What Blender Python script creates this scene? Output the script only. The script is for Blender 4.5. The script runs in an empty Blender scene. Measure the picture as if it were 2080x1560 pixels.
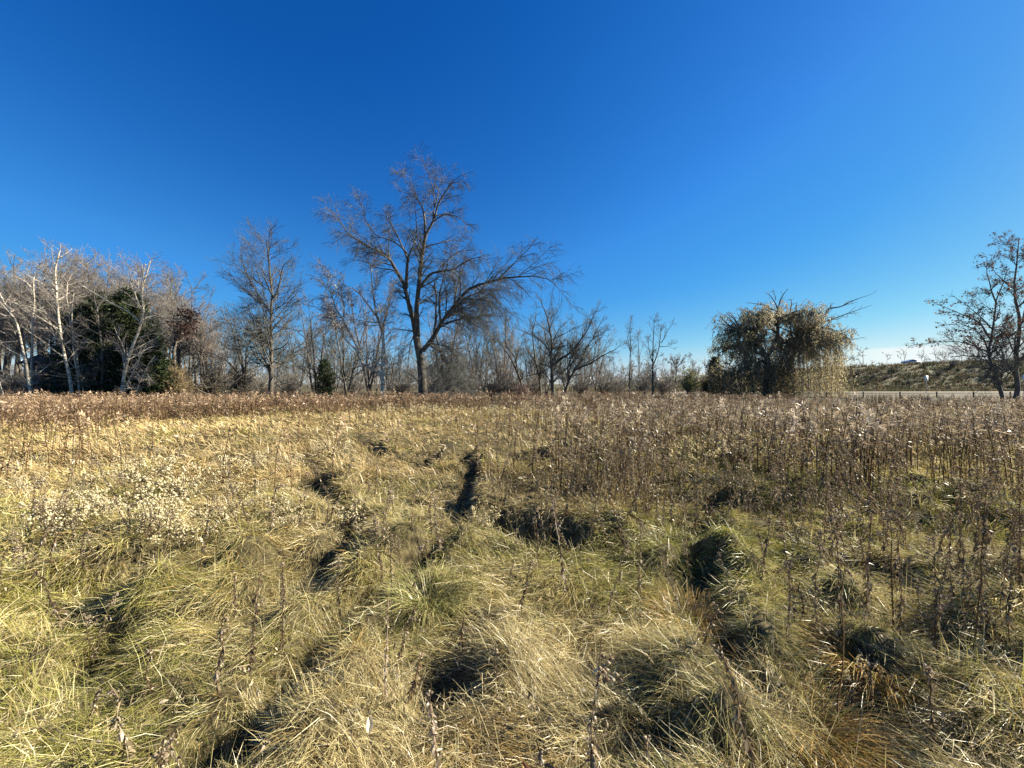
import bpy, math
import numpy as np
from mathutils import Vector

# ------------------------------------------------------------------ camera, sky, sun, exposure
F, CX, HY, EYE = 781.0, 1040.0, 781.0, 1.70     # focal length in photo pixels, centre, horizon row, eye height
scn = bpy.context.scene
cam_d = bpy.data.cameras.new('camera'); cam_d.sensor_width = 36.0; cam_d.lens = 36.0 * F / 2080.0
cam_d.clip_start = 0.05; cam_d.clip_end = 6000
cam = bpy.data.objects.new('camera', cam_d); scn.collection.objects.link(cam)
cam.location = (0, 0, EYE); cam.rotation_euler = (math.radians(90.0), 0, 0); scn.camera = cam

SUN_AZ, SUN_EL = math.radians(76), math.radians(28)     # clockwise from the view direction, towards the right
sun_dir = Vector((math.sin(SUN_AZ) * math.cos(SUN_EL), math.cos(SUN_AZ) * math.cos(SUN_EL), math.sin(SUN_EL)))
sd = bpy.data.lights.new('sun', 'SUN'); sd.energy = 5.0; sd.angle = math.radians(0.53); sd.color = (1.0, 0.92, 0.77)
sun = bpy.data.objects.new('sun', sd); scn.collection.objects.link(sun)
sun.rotation_euler = (-sun_dir).to_track_quat('-Z', 'Y').to_euler(); sun.location = (60, 10, 40)

world = bpy.data.worlds.new('World'); scn.world = world; world.use_nodes = True
wn, wl = world.node_tree.nodes, world.node_tree.links
wn.clear()
def N(nt, t, **kw):
    n = nt.nodes.new(t)
    for k, v in kw.items(): setattr(n, k, v)
    return n
wt = world.node_tree
sky = N(wt, 'ShaderNodeTexSky', sky_type='NISHITA', sun_disc=False, sun_elevation=SUN_EL, sun_rotation=SUN_AZ,
        altitude=300.0, air_density=1.0, dust_density=0.25, ozone_density=3.0)
hs = N(wt, 'ShaderNodeHueSaturation'); hs.inputs['Saturation'].default_value = 1.28; hs.inputs['Hue'].default_value = 0.503
wl.new(sky.outputs[0], hs.inputs['Color'])
# camera-like colour response of the clear sky, the same in every direction
sc1 = N(wt, 'ShaderNodeVectorMath', operation='SCALE'); sc1.inputs['Scale'].default_value = 0.105; wl.new(hs.outputs[0], sc1.inputs[0])
rc = N(wt, 'ShaderNodeRGBCurve'); EXPF = 3.05
for ci, pts in enumerate([[(0, 0), (.022, .005), (.076, .05), (.138, .078), (.381, .29), (.55, .50), (1, .92)], [(0, 0), (.095, .10), (.227, .29), (.319, .365), (.672, .69), (1, .93)], [(0, 0), (.262, .43), (.503, .80), (.68, .87), (.92, .93), (1, .96)]]):
    cv = rc.mapping.curves[ci]
    while len(cv.points) < len(pts): cv.points.new(.5, .5)
    for p_, (a_, b_) in zip(cv.points, pts): p_.location = (a_, b_ / EXPF)
    for p_ in cv.points: p_.handle_type = 'VECTOR'
rc.mapping.use_clip = False; rc.mapping.update(); wl.new(sc1.outputs[0], rc.inputs['Color'])
sc2 = N(wt, 'ShaderNodeVectorMath', operation='SCALE'); sc2.inputs['Scale'].default_value = 1 / 0.105; wl.new(rc.outputs[0], sc2.inputs[0])
# a low bank of white cloud over the horizon on the right
tc = N(wt, 'ShaderNodeTexCoord'); sep = N(wt, 'ShaderNodeSeparateXYZ'); wl.new(tc.outputs['Generated'], sep.inputs[0])
def M(nt, op, a, b=None, c=None, clamp=False):
    n = N(nt, 'ShaderNodeMath', operation=op); n.use_clamp = clamp
    for i, v in enumerate((a, b, c)):
        if v is None: continue
        if isinstance(v, (int, float)): n.inputs[i].default_value = v
        else: nt.links.new(v, n.inputs[i])
    return n.outputs[0]
az = M(wt, 'ARCTAN2', sep.outputs['X'], sep.outputs['Y'])
cn = N(wt, 'ShaderNodeTexNoise'); cn.inputs['Scale'].default_value = 9.0; cn.inputs['Detail'].default_value = 5.0
wl.new(tc.outputs['Generated'], cn.inputs['Vector'])
top = M(wt, 'ADD', M(wt, 'MULTIPLY', cn.outputs[0], 0.008), M(wt, 'MULTIPLY_ADD', az, 0.03, 0.041))
m1 = M(wt, 'MULTIPLY', M(wt, 'SUBTRACT', top, sep.outputs['Z']), 220.0, clamp=True)
m2 = M(wt, 'MULTIPLY', M(wt, 'SUBTRACT', az, 0.70), 14.0, clamp=True)
m3 = M(wt, 'MULTIPLY', M(wt, 'SUBTRACT', 2.2, az), 3.0, clamp=True)
cm = M(wt, 'MULTIPLY', M(wt, 'MULTIPLY', m1, m2), M(wt, 'MULTIPLY', m3, 0.95))
mx = N(wt, 'ShaderNodeMixRGB'); wl.new(cm, mx.inputs[0]); wl.new(sc2.outputs[0], mx.inputs[1]); mx.inputs[2].default_value = (2.7, 3.0, 3.05, 1)
bg = N(wt, 'ShaderNodeBackground'); bg.inputs['Strength'].default_value = 0.105
wl.new(mx.outputs[0], bg.inputs['Color'])
wo = N(wt, 'ShaderNodeOutputWorld'); wl.new(bg.outputs[0], wo.inputs[0])
vs = scn.view_settings; vs.view_transform = 'Standard'; vs.look = 'None'; vs.gamma = 1.0; vs.exposure = math.log2(3.05); vs.use_curve_mapping = False

# ------------------------------------------------------------------ helpers
rng = np.random.default_rng(7)
C = scn.collection
def gx(px, D): return (px - CX) / F * D
def gz(py, D): return EYE + (HY - py) / F * D
def ground_at(px, py, z=0.12):
    D = (EYE - z) * F / (py - HY); return gx(px, D), D
def nrm(v): return v / np.maximum(np.linalg.norm(v, axis=-1, keepdims=True), 1e-9)
def hsh(i, j, s):
    v = np.sin(i * 127.1 + j * 311.7 + s * 74.7) * 43758.5453; return v - np.floor(v)
def vnoise(x, y, s=0):
    xi, yi = np.floor(x), np.floor(y); u, v = x - xi, y - yi
    u = u * u * (3 - 2 * u); v = v * v * (3 - 2 * v)
    a, b = hsh(xi, yi, s), hsh(xi + 1, yi, s); c, d = hsh(xi, yi + 1, s), hsh(xi + 1, yi + 1, s)
    return (a * (1 - u) + b * u) * (1 - v) + (c * (1 - u) + d * u) * v
def fbm(x, y, s=0): return (vnoise(x, y, s) + .5 * vnoise(2.1 * x, 2.1 * y, s + 3) + .25 * vnoise(4.3 * x, 4.3 * y, s + 5)) / 1.75
def sst(a, b, x):
    t = np.clip((x - a) / (b - a), 0, 1); return t * t * (3 - 2 * t)

def make_mesh(name, V, Fc, col=None, smooth=False):
    V = np.asarray(V, np.float32); Fc = np.asarray(Fc, np.int32)
    me = bpy.data.meshes.new(name); k = Fc.shape[1]
    me.vertices.add(len(V)); me.vertices.foreach_set('co', V.ravel())
    me.loops.add(Fc.size); me.loops.foreach_set('vertex_index', Fc.ravel())
    me.polygons.add(len(Fc)); me.polygons.foreach_set('loop_start', np.arange(0, Fc.size, k, dtype=np.int32))
    if smooth: me.polygons.foreach_set('use_smooth', np.ones(len(Fc), dtype=bool))
    if col is not None:
        ca = me.color_attributes.new('Col', 'FLOAT_COLOR', 'POINT')
        rgba = np.ones((len(V), 4), np.float32); rgba[:, :3] = col; ca.data.foreach_set('color', rgba.ravel())
    me.update(calc_edges=True); return me
def obj(name, me, mat, parent=None, label=None, cat=None, group=None, kind=None, loc=None):
    o = bpy.data.objects.new(name, me); C.objects.link(o)
    if me is not None and mat is not None and not me.materials: me.materials.append(mat)
    if parent: o.parent = parent
    if loc is not None: o.location = loc
    if parent and name in JOINED: kind = 'stuff'
    tag(o, label, cat, group, kind); return o
JOINED = {'leaves', 'twigs', 'branches', 'foliage', 'seed_head', 'flower_heads', 'stems'}
def tag(o, label=None, cat=None, group=None, kind=None):
    if label: o['label'] = label
    if cat: o['category'] = cat
    if group: o['group'] = group
    if kind: o['kind'] = kind
def copy_tree(o, parent=None):
    c = o.copy(); C.objects.link(c); c.parent = parent
    for ch in o.children: copy_tree(ch, c)
    return c
def merge(parts):
    Vs, Fs, Cs, off = [], [], [], 0
    for p in parts:
        Vs.append(p[0]); Fs.append(p[1] + off); off += len(p[0])
        if len(p) > 2: Cs.append(p[2])
    return (np.concatenate(Vs), np.concatenate(Fs)) + ((np.concatenate(Cs),) if Cs else ())
def boxes(lst):
    """list of (cx,cy,cz,sx,sy,sz) full sizes -> quads"""
    c = np.array([[-1,-1,-1],[1,-1,-1],[1,1,-1],[-1,1,-1],[-1,-1,1],[1,-1,1],[1,1,1],[-1,1,1]], float) / 2
    q = np.array([[0,3,2,1],[4,5,6,7],[0,1,5,4],[1,2,6,5],[2,3,7,6],[3,0,4,7]])
    return merge([(c * np.array(b[3:6]) + np.array(b[0:3]), q) for b in lst])

# ------------------------------------------------------------------ materials (all procedural)
def base_mat(name):
    m = bpy.data.materials.new(name); m.use_nodes = True; nt = m.node_tree; nt.nodes.clear()
    out = N(nt, 'ShaderNodeOutputMaterial'); return m, nt, out
def plant_mat(name, transl=0.35, noise=0.3, scale=30.0, gloss=0.06):
    """colour from the plant's own colour attribute, broken up by noise; thin leaf: diffuse + translucent"""
    m, nt, out = base_mat(name)
    at = N(nt, 'ShaderNodeAttribute', attribute_name='Col'); no = N(nt, 'ShaderNodeTexNoise'); no.inputs['Scale'].default_value = scale
    mr = N(nt, 'ShaderNodeMapRange'); nt.links.new(no.outputs[0], mr.inputs[0])
    mr.inputs[1].default_value = .3; mr.inputs[2].default_value = .7; mr.inputs[3].default_value = 1 - noise; mr.inputs[4].default_value = 1 + noise
    mu = N(nt, 'ShaderNodeVectorMath', operation='SCALE'); nt.links.new(at.outputs['Color'], mu.inputs[0]); nt.links.new(mr.outputs[0], mu.inputs['Scale'])
    d = N(nt, 'ShaderNodeBsdfDiffuse'); t = N(nt, 'ShaderNodeBsdfTranslucent'); g = N(nt, 'ShaderNodeBsdfGlossy'); g.inputs['Roughness'].default_value = .38
    nt.links.new(mu.outputs[0], d.inputs[0]); nt.links.new(mu.outputs[0], t.inputs[0])
    a = N(nt, 'ShaderNodeMixShader'); a.inputs[0].default_value = transl; nt.links.new(d.outputs[0], a.inputs[1]); nt.links.new(t.outputs[0], a.inputs[2])
    b = N(nt, 'ShaderNodeMixShader'); b.inputs[0].default_value = gloss; nt.links.new(a.outputs[0], b.inputs[1]); nt.links.new(g.outputs[0], b.inputs[2])
    nt.links.new(b.outputs[0], out.inputs[0]); return m
def ramp_mat(name, cols, scale=6.0, detail=6.0, rough=0.9, stretch=(1, 1, 1), bump=0.3, coord='Object', spec=0.2):
    m, nt, out = base_mat(name)
    tcn = N(nt, 'ShaderNodeTexCoord'); mp = N(nt, 'ShaderNodeMapping'); mp.inputs['Scale'].default_value = stretch
    nt.links.new(tcn.outputs[coord], mp.inputs[0]); no = N(nt, 'ShaderNodeTexNoise'); no.inputs['Scale'].default_value = scale; no.inputs['Detail'].default_value = detail
    nt.links.new(mp.outputs[0], no.inputs['Vector']); cr = N(nt, 'ShaderNodeValToRGB'); e = cr.color_ramp.elements
    for i, (p, c) in enumerate(cols):
        el = e[i] if i < 2 else e.new(p)
        el.position = p; el.color = (*c, 1)
    nt.links.new(no.outputs[0], cr.inputs[0]); p = N(nt, 'ShaderNodeBsdfPrincipled'); p.inputs['Roughness'].default_value = rough
    p.inputs['Specular IOR Level'].default_value = spec
    nt.links.new(cr.outputs[0], p.inputs['Base Color'])
    if bump:
        bp = N(nt, 'ShaderNodeBump'); bp.inputs['Strength'].default_value = bump; bp.inputs['Distance'].default_value = .03
        nt.links.new(no.outputs[0], bp.inputs['Height']); nt.links.new(bp.outputs[0], p.inputs['Normal'])
    nt.links.new(p.outputs[0], out.inputs[0]); return m

MT = {}
MT['ground'] = ramp_mat('thatch_soil', [(.3, (.03, .024, .012)), (.5, (.075, .06, .027)), (.72, (.16, .13, .06))], 14.0, 10.0, bump=.9)
MT['grass'] = plant_mat('grass_blades', .28, .22, 3.0, .04)
MT['weed'] = plant_mat('dry_weed', .30, .3, 14.0, .03)
MT['fluff'] = plant_mat('seed_fluff', .45, .2, 40.0, 0.0)
MT['leaf'] = plant_mat('tree_leaves', .30, .3, 1.2, .01)
MT['willow'] = plant_mat('willow_leaves', .58, .3, 1.2, .03)
MT['needle'] = plant_mat('evergreen_sprays', .15, .35, .8, 0.0)
MT['bark_dark'] = ramp_mat('dark_bark', [(.3, (.045, .039, .030)), (.55, (.11, .096, .075)), (.75, (.22, .195, .15))], 5.0, 8.0, stretch=(2, 2, .5), bump=.7)
MT['bark_grey'] = ramp_mat('grey_bark', [(.3, (.06, .052, .043)), (.55, (.13, .115, .095)), (.75, (.24, .215, .18))], 4.0, 8.0, stretch=(2, 2, .5), bump=.6)
MT['bark_birch'] = ramp_mat('birch_bark', [(.32, (.05, .042, .033)), (.41, (.26, .225, .165)), (.50, (.50, .445, .34)), (.75, (.68, .61, .48))], 2.2, 7.0, stretch=(.9, .9, 3.5), bump=.3)
MT['twig_dark'] = ramp_mat('dark_twigs', [(.3, (.066, .068, .060)), (.7, (.14, .142, .125))], 1.5, 3.0, bump=0)
MT['twig_grey'] = ramp_mat('grey_twigs', [(.3, (.125, .112, .094)), (.7, (.25, .225, .19))], 1.0, 3.0, bump=0)
MT['twig_red'] = ramp_mat('reddish_twigs', [(.3, (.14, .118, .10)), (.7, (.27, .228, .195))], 1.0, 3.0, bump=0)
MT['twig_pale'] = ramp_mat('pale_twigs', [(.3, (.20, .17, .14)), (.7, (.38, .33, .28))], 1.0, 3.0, bump=0)
MT['twig_red2'] = ramp_mat('rusty_twigs', [(.3, (.12, .075, .06)), (.7, (.24, .15, .12))], 1.0, 3.0, bump=0)
MT['twig_tan'] = ramp_mat('tan_twigs', [(.3, (.19, .14, .075)), (.7, (.36, .28, .16))], 1.0, 3.0, bump=0)
MT['asphalt'] = ramp_mat('asphalt', [(.3, (.05, .05, .052)), (.7, (.085, .083, .08))], 8.0, 6.0, bump=.1)
MT['gravel'] = ramp_mat('tan_gravel', [(.3, (.12, .10, .07)), (.7, (.22, .185, .135))], 3.0, 8.0, bump=.2)
MT['bank'] = ramp_mat('bank_turf', [(.3, (.035, .042, .018)), (.5, (.085, .085, .036)), (.72, (.20, .165, .085))], .35, 9.0, stretch=(.35, 1, 1), bump=.5)
MT['boards'] = ramp_mat('weathered_boards', [(.3, (.018, .018, .020)), (.7, (.05, .048, .048))], 3.0, 6.0, stretch=(.3, 1, 6), bump=.2)
MT['shingle'] = ramp_mat('dark_shingles', [(.3, (.022, .020, .019)), (.7, (.06, .054, .05))], 5.0, 6.0, bump=.3)
MT['white'] = ramp_mat('white_paint', [(.3, (.66, .66, .64)), (.7, (.8, .8, .78))], 4.0, 5.0, rough=.5, bump=.05)
MT['metal'] = ramp_mat('galvanised_steel', [(.3, (.22, .22, .22)), (.7, (.36, .36, .35))], 6.0, 4.0, rough=.5, bump=.05, spec=.5)
MT['wire'] = ramp_mat('dark_cable', [(.3, (.03, .03, .03)), (.7, (.07, .065, .06))], 6.0, 4.0, bump=.05)
MT['carpaint'] = ramp_mat('silver_car_paint', [(.3, (.45, .47, .49)), (.7, (.52, .54, .56))], 2.0, 2.0, rough=.3, bump=0, spec=.6)
MT['glass'] = ramp_mat('dark_car_glass', [(.3, (.012, .014, .016)), (.7, (.02, .022, .025))], 2.0, 2.0, rough=.08, bump=0, spec=.8)
MT['tyre'] = ramp_mat('black_rubber', [(.3, (.015, .015, .015)), (.7, (.03, .03, .03))], 6.0, 2.0, bump=.05)

# ------------------------------------------------------------------ terrain
PITS = []      # (x, y, size along x, size along y, depth): hollows between the tussocks
for px, py, sx, sy, d in [(650, 985, .22, .42, .30), (858, 955, .20, .60, .34), (960, 965, .16, .75, .30), (945, 1040, .15, .45, .26),
        (690, 1150, .30, .20, .24), (635, 1215, .16, .22, .26), (860, 1160, .14, .20, .24), (790, 1240, .34, .15, .30), (1060, 1085, .50, .22, .32),
        (1430, 1155, .20, .42, .32), (1455, 1030, .25, .40, .25), (915, 1400, .22, .17, .36), (1715, 1390, .18, .16, .34), (1480, 1455, .22, .12, .26),
        (470, 1535, .24, .12, .30), (225, 1215, .24, .22, .25), (205, 1345, .22, .18, .24), (1520, 930, .5, .7, .25), (2040, 1240, .22, .25, .25),
        (1330, 1540, .25, .10, .22), (770, 950, .2, .5, .22), (1620, 1215, .30, .16, .2), (430, 1060, .3, .3, .18), (580, 1430, .2, .12, .18), (330, 1470, .3, .14, .22), (1180, 1010, .3, .5, .16), (730, 1090, .16, .3, .2), (1900, 1330, .22, .18, .24), (1760, 1180, .3, .3, .16), (100, 1290, .3, .2, .18), (540, 1290, .14, .16, .18)]:
    x, y = ground_at(px, py, .05); PITS.append((x, y, sx * (.8 if y < 3.6 else .95), sy * (.8 if y < 3.6 else .95), d * .82))
fur = np.random.default_rng(17)      # narrow trampled furrows winding away from the camera
for tr in [[(430, 1560), (480, 1520), (600, 1430), (650, 1330), (720, 1270), (800, 1240), (860, 1165), (930, 1060), (960, 980), (950, 930), (860, 935)], [(630, 1225), (680, 1150), (720, 1110), (700, 1050), (650, 990), (640, 950)], [(990, 1050), (1060, 1082), (1150, 1100), (1230, 1090)],
           [(1490, 1450), (1460, 1300), (1430, 1200), (1425, 1120), (1450, 1040), (1500, 950), (1530, 910)], [(205, 1345), (230, 1250), (300, 1160), (420, 1070)], [(1620, 1215), (1720, 1180), (1800, 1190)], [(860, 935), (780, 930), (740, 900)]]:
    P_ = np.array([ground_at(a, b, .06) for a, b in tr]); seg_ = np.linalg.norm(np.diff(P_, axis=0), axis=1); L_ = np.concatenate([[0], np.cumsum(seg_)]); t_ = 0.0
    while t_ < L_[-1]:
        PITS.append((np.interp(t_, L_, P_[:, 0]) + fur.normal(0, .03), np.interp(t_, L_, P_[:, 1]) + fur.normal(0, .03), fur.uniform(.11, .18), fur.uniform(.13, .24), fur.uniform(.06, .24))); t_ += fur.uniform(.16, .30)
def hgt(x, y):
    x = np.asarray(x, float); y = np.asarray(y, float)
    D = np.maximum(y, 0); u = x / np.maximum(y, .5)
    cell = .46; rotc, rots = math.cos(.6), math.sin(.6)
    xr, yr = (x * rotc + y * rots) * .82, (-x * rots + y * rotc) * 1.12
    wx = xr + .26 * (vnoise(x * 2.1, y * 2.1, 2) - .5); wy = yr + .26 * (vnoise(x * 2.1, y * 2.1, 9) - .5)
    ci, cj = np.floor(wx / cell), np.floor(wy / cell); h = np.zeros_like(x)
    for di in (-1, 0, 1):
        for dj in (-1, 0, 1):
            i, j = ci + di, cj + dj
            cx = (i + .5 + .75 * (hsh(i, j, 1) - .5)) * cell; cy = (j + .5 + .75 * (hsh(i, j, 2) - .5)) * cell
            r = cell * (.50 + .38 * hsh(i, j, 3)); q = np.clip(1 - ((wx - cx) ** 2 + (wy - cy) ** 2) / (r * r), 0, 1)
            h = np.maximum(h, (.05 + .24 * hsh(i, j, 4)) * q ** .75)
    amp = (.30 + .95 * sst(.25, .75, fbm(x * .5, y * .5, 4)))
    flat = np.exp(-((u - .28) ** 2 / .05 + (D - 2.6) ** 2 / .5))
    far = 1 - .75 * sst(7, 22, np.hypot(x, y))
    h = h * amp * (1 - .6 * flat) * far + .04 * fbm(x * 3, y * 3, 6) * far + .12 * (fbm(x * .12, y * .12, 8) - .5) * sst(3, 9, D)
    hx, hy = x.ravel(), y.ravel(); hf = np.zeros(hx.shape)
    for a, b, sx, sy, d in PITS:
        k = np.nonzero((np.abs(hx - a) < 4.4 * sx) & (np.abs(hy - b) < 3.4 * sy))[0]
        if not len(k): continue
        dx, dy = hx[k] - a, hy[k] - b; hf[k] += -d * .85 * np.exp(-((dx / sx) ** 2 + (dy / sy) ** 2) ** 1.3) + d * .46 * np.exp(-(((dx - 1.7 * sx) / sx) ** 2 + ((dy - .5 * sy) / (sy * 1.15)) ** 2))
    return h + np.clip(hf, -.24, .12).reshape(x.shape)
def pitness(x, y):
    p = np.zeros_like(x)
    for a, b, sx, sy, d in PITS:
        k = np.nonzero((np.abs(x - a) < 2.2 * sx) & (np.abs(y - b) < 2.2 * sy))[0]
        if len(k): p[k] = np.maximum(p[k], min(1, d * 4) * np.exp(-(((x[k] - a) / sx) ** 2 + ((y[k] - b) / sy) ** 2) ** 1.3))
    return p
def graded(a, b, step, growth, lim):
    r = list(np.arange(a, b, step)); s = step
    while r[-1] < lim: s *= growth; r.append(r[-1] + s)
    return r
xp = graded(0, 7, .075, 1.12, 2600); XS = np.array([-v for v in xp[:0:-1]] + xp)
ys = graded(.6, 8, .07, 1.11, 2600); YS = np.array([-2600, -600, -150, -60, -25, -12, -6, -3, -1.5, -.6, 0] + ys)
GX, GY = np.meshgrid(XS, YS); GZ = hgt(GX, GY) * (1 - sst(60, 90, np.hypot(GX, GY)))
nx, ny = len(XS), len(YS)
ii = (np.arange(ny - 1)[:, None] * nx + np.arange(nx - 1)[None]).ravel()
gf = np.stack([ii, ii + 1, ii + 1 + nx, ii + nx], 1)
obj('ground', make_mesh('ground', np.stack([GX.ravel(), GY.ravel(), GZ.ravel()], 1), gf, smooth=True), MT['ground'], kind='structure', label='brown thatch and soil of the field under the grass')

# the embankment with its ramp road rising to the right, and the track at its foot
def ramp_h(x): return np.interp(x, [-60, 10, 24, 45, 72, 95, 130, 170, 400], [0, .3, .9, 2.2, 5.2, 6.5, 8.3, 9.2, 9.2])
def bank_h(x, y):
    t = sst(91, 110, y - .05 * (x - 70)); b = (fbm(x * .10, y * .25, 21) - .5) * 2.6 + (fbm(x * .4, y * .6, 22) - .5) * 1.1
    return ramp_h(x) * t + b * t * (1 - sst(106, 111, y - .05 * (x - 70))) * np.clip(ramp_h(x) / 5, 0, 1) - .25
bx_, by_ = np.meshgrid(np.linspace(-60, 330, 150), np.concatenate([np.linspace(88, 124, 40), [150, 200]])); bz_ = bank_h(bx_, by_)
n1, n2 = bx_.shape[1], bx_.shape[0]; ii = (np.arange(n2 - 1)[:, None] * n1 + np.arange(n1 - 1)[None]).ravel()
obj('embankment', make_mesh('embankment', np.stack([bx_.ravel(), by_.ravel(), bz_.ravel()], 1), np.stack([ii, ii + 1, ii + 1 + n1, ii + n1], 1), smooth=True), MT['bank'], kind='structure', label='grassy road embankment rising to the right behind the willow')
def strip(pts, w):
    P = np.array(pts, float); T = nrm(np.gradient(P, axis=0)); S = np.stack([-T[:, 1], T[:, 0], 0 * T[:, 0]], 1) * w / 2
    V = np.empty((2 * len(P), 3)); V[0::2] = P - S; V[1::2] = P + S; i = np.arange(len(P) - 1) * 2
    return V, np.stack([i, i + 2, i + 3, i + 1], 1)
xs = np.linspace(-55, 320, 80)
obj('ramp_road', make_mesh('ramp_road', *strip([(x, 114.5 + .05 * (x - 70), bank_h(np.array(x), np.array(114.5 + .05 * (x - 70))) + .06) for x in xs], 6.5)), MT['asphalt'], kind='structure', label='asphalt road along the top of the embankment')
obj('gravel_track', make_mesh('gravel_track', *strip([(x, 76 + .02 * (x - 40), .035) for x in np.linspace(30, 300, 30)], 12)), MT['gravel'], kind='structure', label='tan gravel track at the foot of the embankment')

# ------------------------------------------------------------------ branching helpers
def tubes(P, R, k):
    n, s, _ = P.shape; T = nrm(np.gradient(P, axis=1)); mean = nrm(P[:, -1] - P[:, 0])
    ref = np.where(np.abs(mean[:, 2:3]) > .8, np.array([[1., .2, 0]]), np.array([[0, .15, 1.]]))[:, None, :]
    U = nrm(np.cross(T, np.broadcast_to(ref, T.shape))); W = np.cross(T, U)
    a = np.arange(k) * 2 * np.pi / k
    V = P[:, :, None] + R[:, :, None, None] * (np.cos(a)[None, None, :, None] * U[:, :, None] + np.sin(a)[None, None, :, None] * W[:, :, None])
    base = (np.arange(n)[:, None, None] * s + np.arange(s - 1)[None, :, None]) * k; j = np.arange(k)[None, None]
    q = np.stack([base + j, base + (j + 1) % k, base + k + (j + 1) % k, base + k + j], -1).reshape(-1, 4)
    return V.reshape(-1, 3), q
def grow(P, R, n, t0, t1, ang, angsd, lmul, S, up, wig, rmul, rmin, lmin=0, taper=.75):
    n0, s0, _ = P.shape; seg = np.linalg.norm(np.diff(P, axis=1), axis=2); L = seg.sum(1)
    cnt = np.maximum(1, np.round(n * L / L.mean() if np.isscalar(n) else n)).astype(int)
    idx = np.repeat(np.arange(n0), cnt); m = len(idx); t = rng.uniform(t0, np.asarray(t1)[idx] if np.ndim(t1) else t1, m)
    f = t * (s0 - 1); k = np.minimum(f.astype(int), s0 - 2); w = (f - k)[:, None]
    p = P[idx, k] * (1 - w) + P[idx, k + 1] * w; T = nrm(P[idx, k + 1] - P[idx, k]); r = R[idx, k] * (1 - w[:, 0]) + R[idx, k + 1] * w[:, 0]
    q = rng.normal(size=(m, 3)); q -= (q * T).sum(1, keepdims=True) * T; q = nrm(q)
    a = np.radians(np.clip(rng.normal(ang, angsd, m), 8, 100))[:, None]; d = nrm(np.cos(a) * T + np.sin(a) * q)
    ln = np.maximum(lmin * (1 - .62 * t), L[idx] * lmul * (1 - taper * t) * rng.uniform(.55, 1.25, m))
    Q = np.empty((m, S, 3)); Q[:, 0] = p
    for i in range(1, S):
        d = nrm(d + np.array([0, 0, up]) / (S - 1) + rng.normal(size=(m, 3)) * wig); Q[:, i] = Q[:, i - 1] + d * (ln / (S - 1))[:, None]
    r0 = np.maximum(np.minimum(r * rmul, ln * .03), rmin); Rr = r0[:, None] * np.linspace(1, .35, S)[None]; return Q, np.maximum(Rr, rmin * .5)
def catmull(pts, S):
    P = np.array(pts, float); P = np.vstack([2 * P[0] - P[1], P, 2 * P[-1] - P[-2]]); n = len(P) - 3
    t = np.linspace(0, n - 1e-6, S); i = t.astype(int); u = (t - i)[:, None]
    a, b, c, d = P[i], P[i + 1], P[i + 2], P[i + 3]
    return .5 * ((2 * b) + (c - a) * u + (2 * a - 5 * b + 4 * c - d) * u ** 2 + (3 * b - a - 3 * c + d) * u ** 3)
def limbs_from(lst, crop, D, base, S=14, spread=.35):
    """limbs given as points measured in the photograph, stood up in the plane of the tree and bent out of it in depth"""
    ox, oy, sc = crop; P, R = [], []
    for r0, r1, dep, pts in lst:
        a = np.array(pts, float); px, py = ox + a[:, 0] / sc, oy + a[:, 1] / sc
        w = np.stack([gx(px, D) - base[0], np.zeros(len(a)), gz(py, D)], 1); t = np.linspace(0, 1, len(a)); w[:, 1] = dep[0] + (dep[1] - dep[0]) * t ** 1.2
        c = catmull(w, S); c += np.cumsum(rng.normal(size=c.shape) * .02, 0) * (np.arange(S)[:, None] > 0)
        P.append(c); R.append(r0 + (r1 - r0) * np.linspace(0, 1, S) ** .8)
    return np.array(P), np.array(R)
def finish_tree(name, root_loc, levels, mats, label, group=None, extra=None, cat='tree', shrink=1):
    """levels: list of (P,R,sides); first goes to 'trunk', the next to 'limbs', the rest to 'twigs'"""
    e = obj(name, None, None, label=label, cat=cat, group=group, loc=root_loc)
    if shrink != 1: e.scale = (shrink, shrink, shrink)
    obj('trunk', make_mesh(name + '_trunk', *merge([tubes(*l) for l in levels[0]]), smooth=True), mats[0], e)
    if levels[1]: obj('branches', make_mesh(name + '_branches', *merge([tubes(*l) for l in levels[1]]), smooth=True), mats[1], e)
    if len(levels) > 2 and levels[2]: obj('twigs', make_mesh(name + '_twigs', *merge([tubes(*l) for l in levels[2]])), mats[2], e)
    if extra: extra(e)
    return e

CR1, CR2, CR3, CR4, CR5, CR6 = (0, 460, 3.9), (380, 440, 3.9), (600, 280, 2.786), (1000, 560, 4.952), (1400, 560, 5.474), (1680, 460, 3.9)

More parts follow.
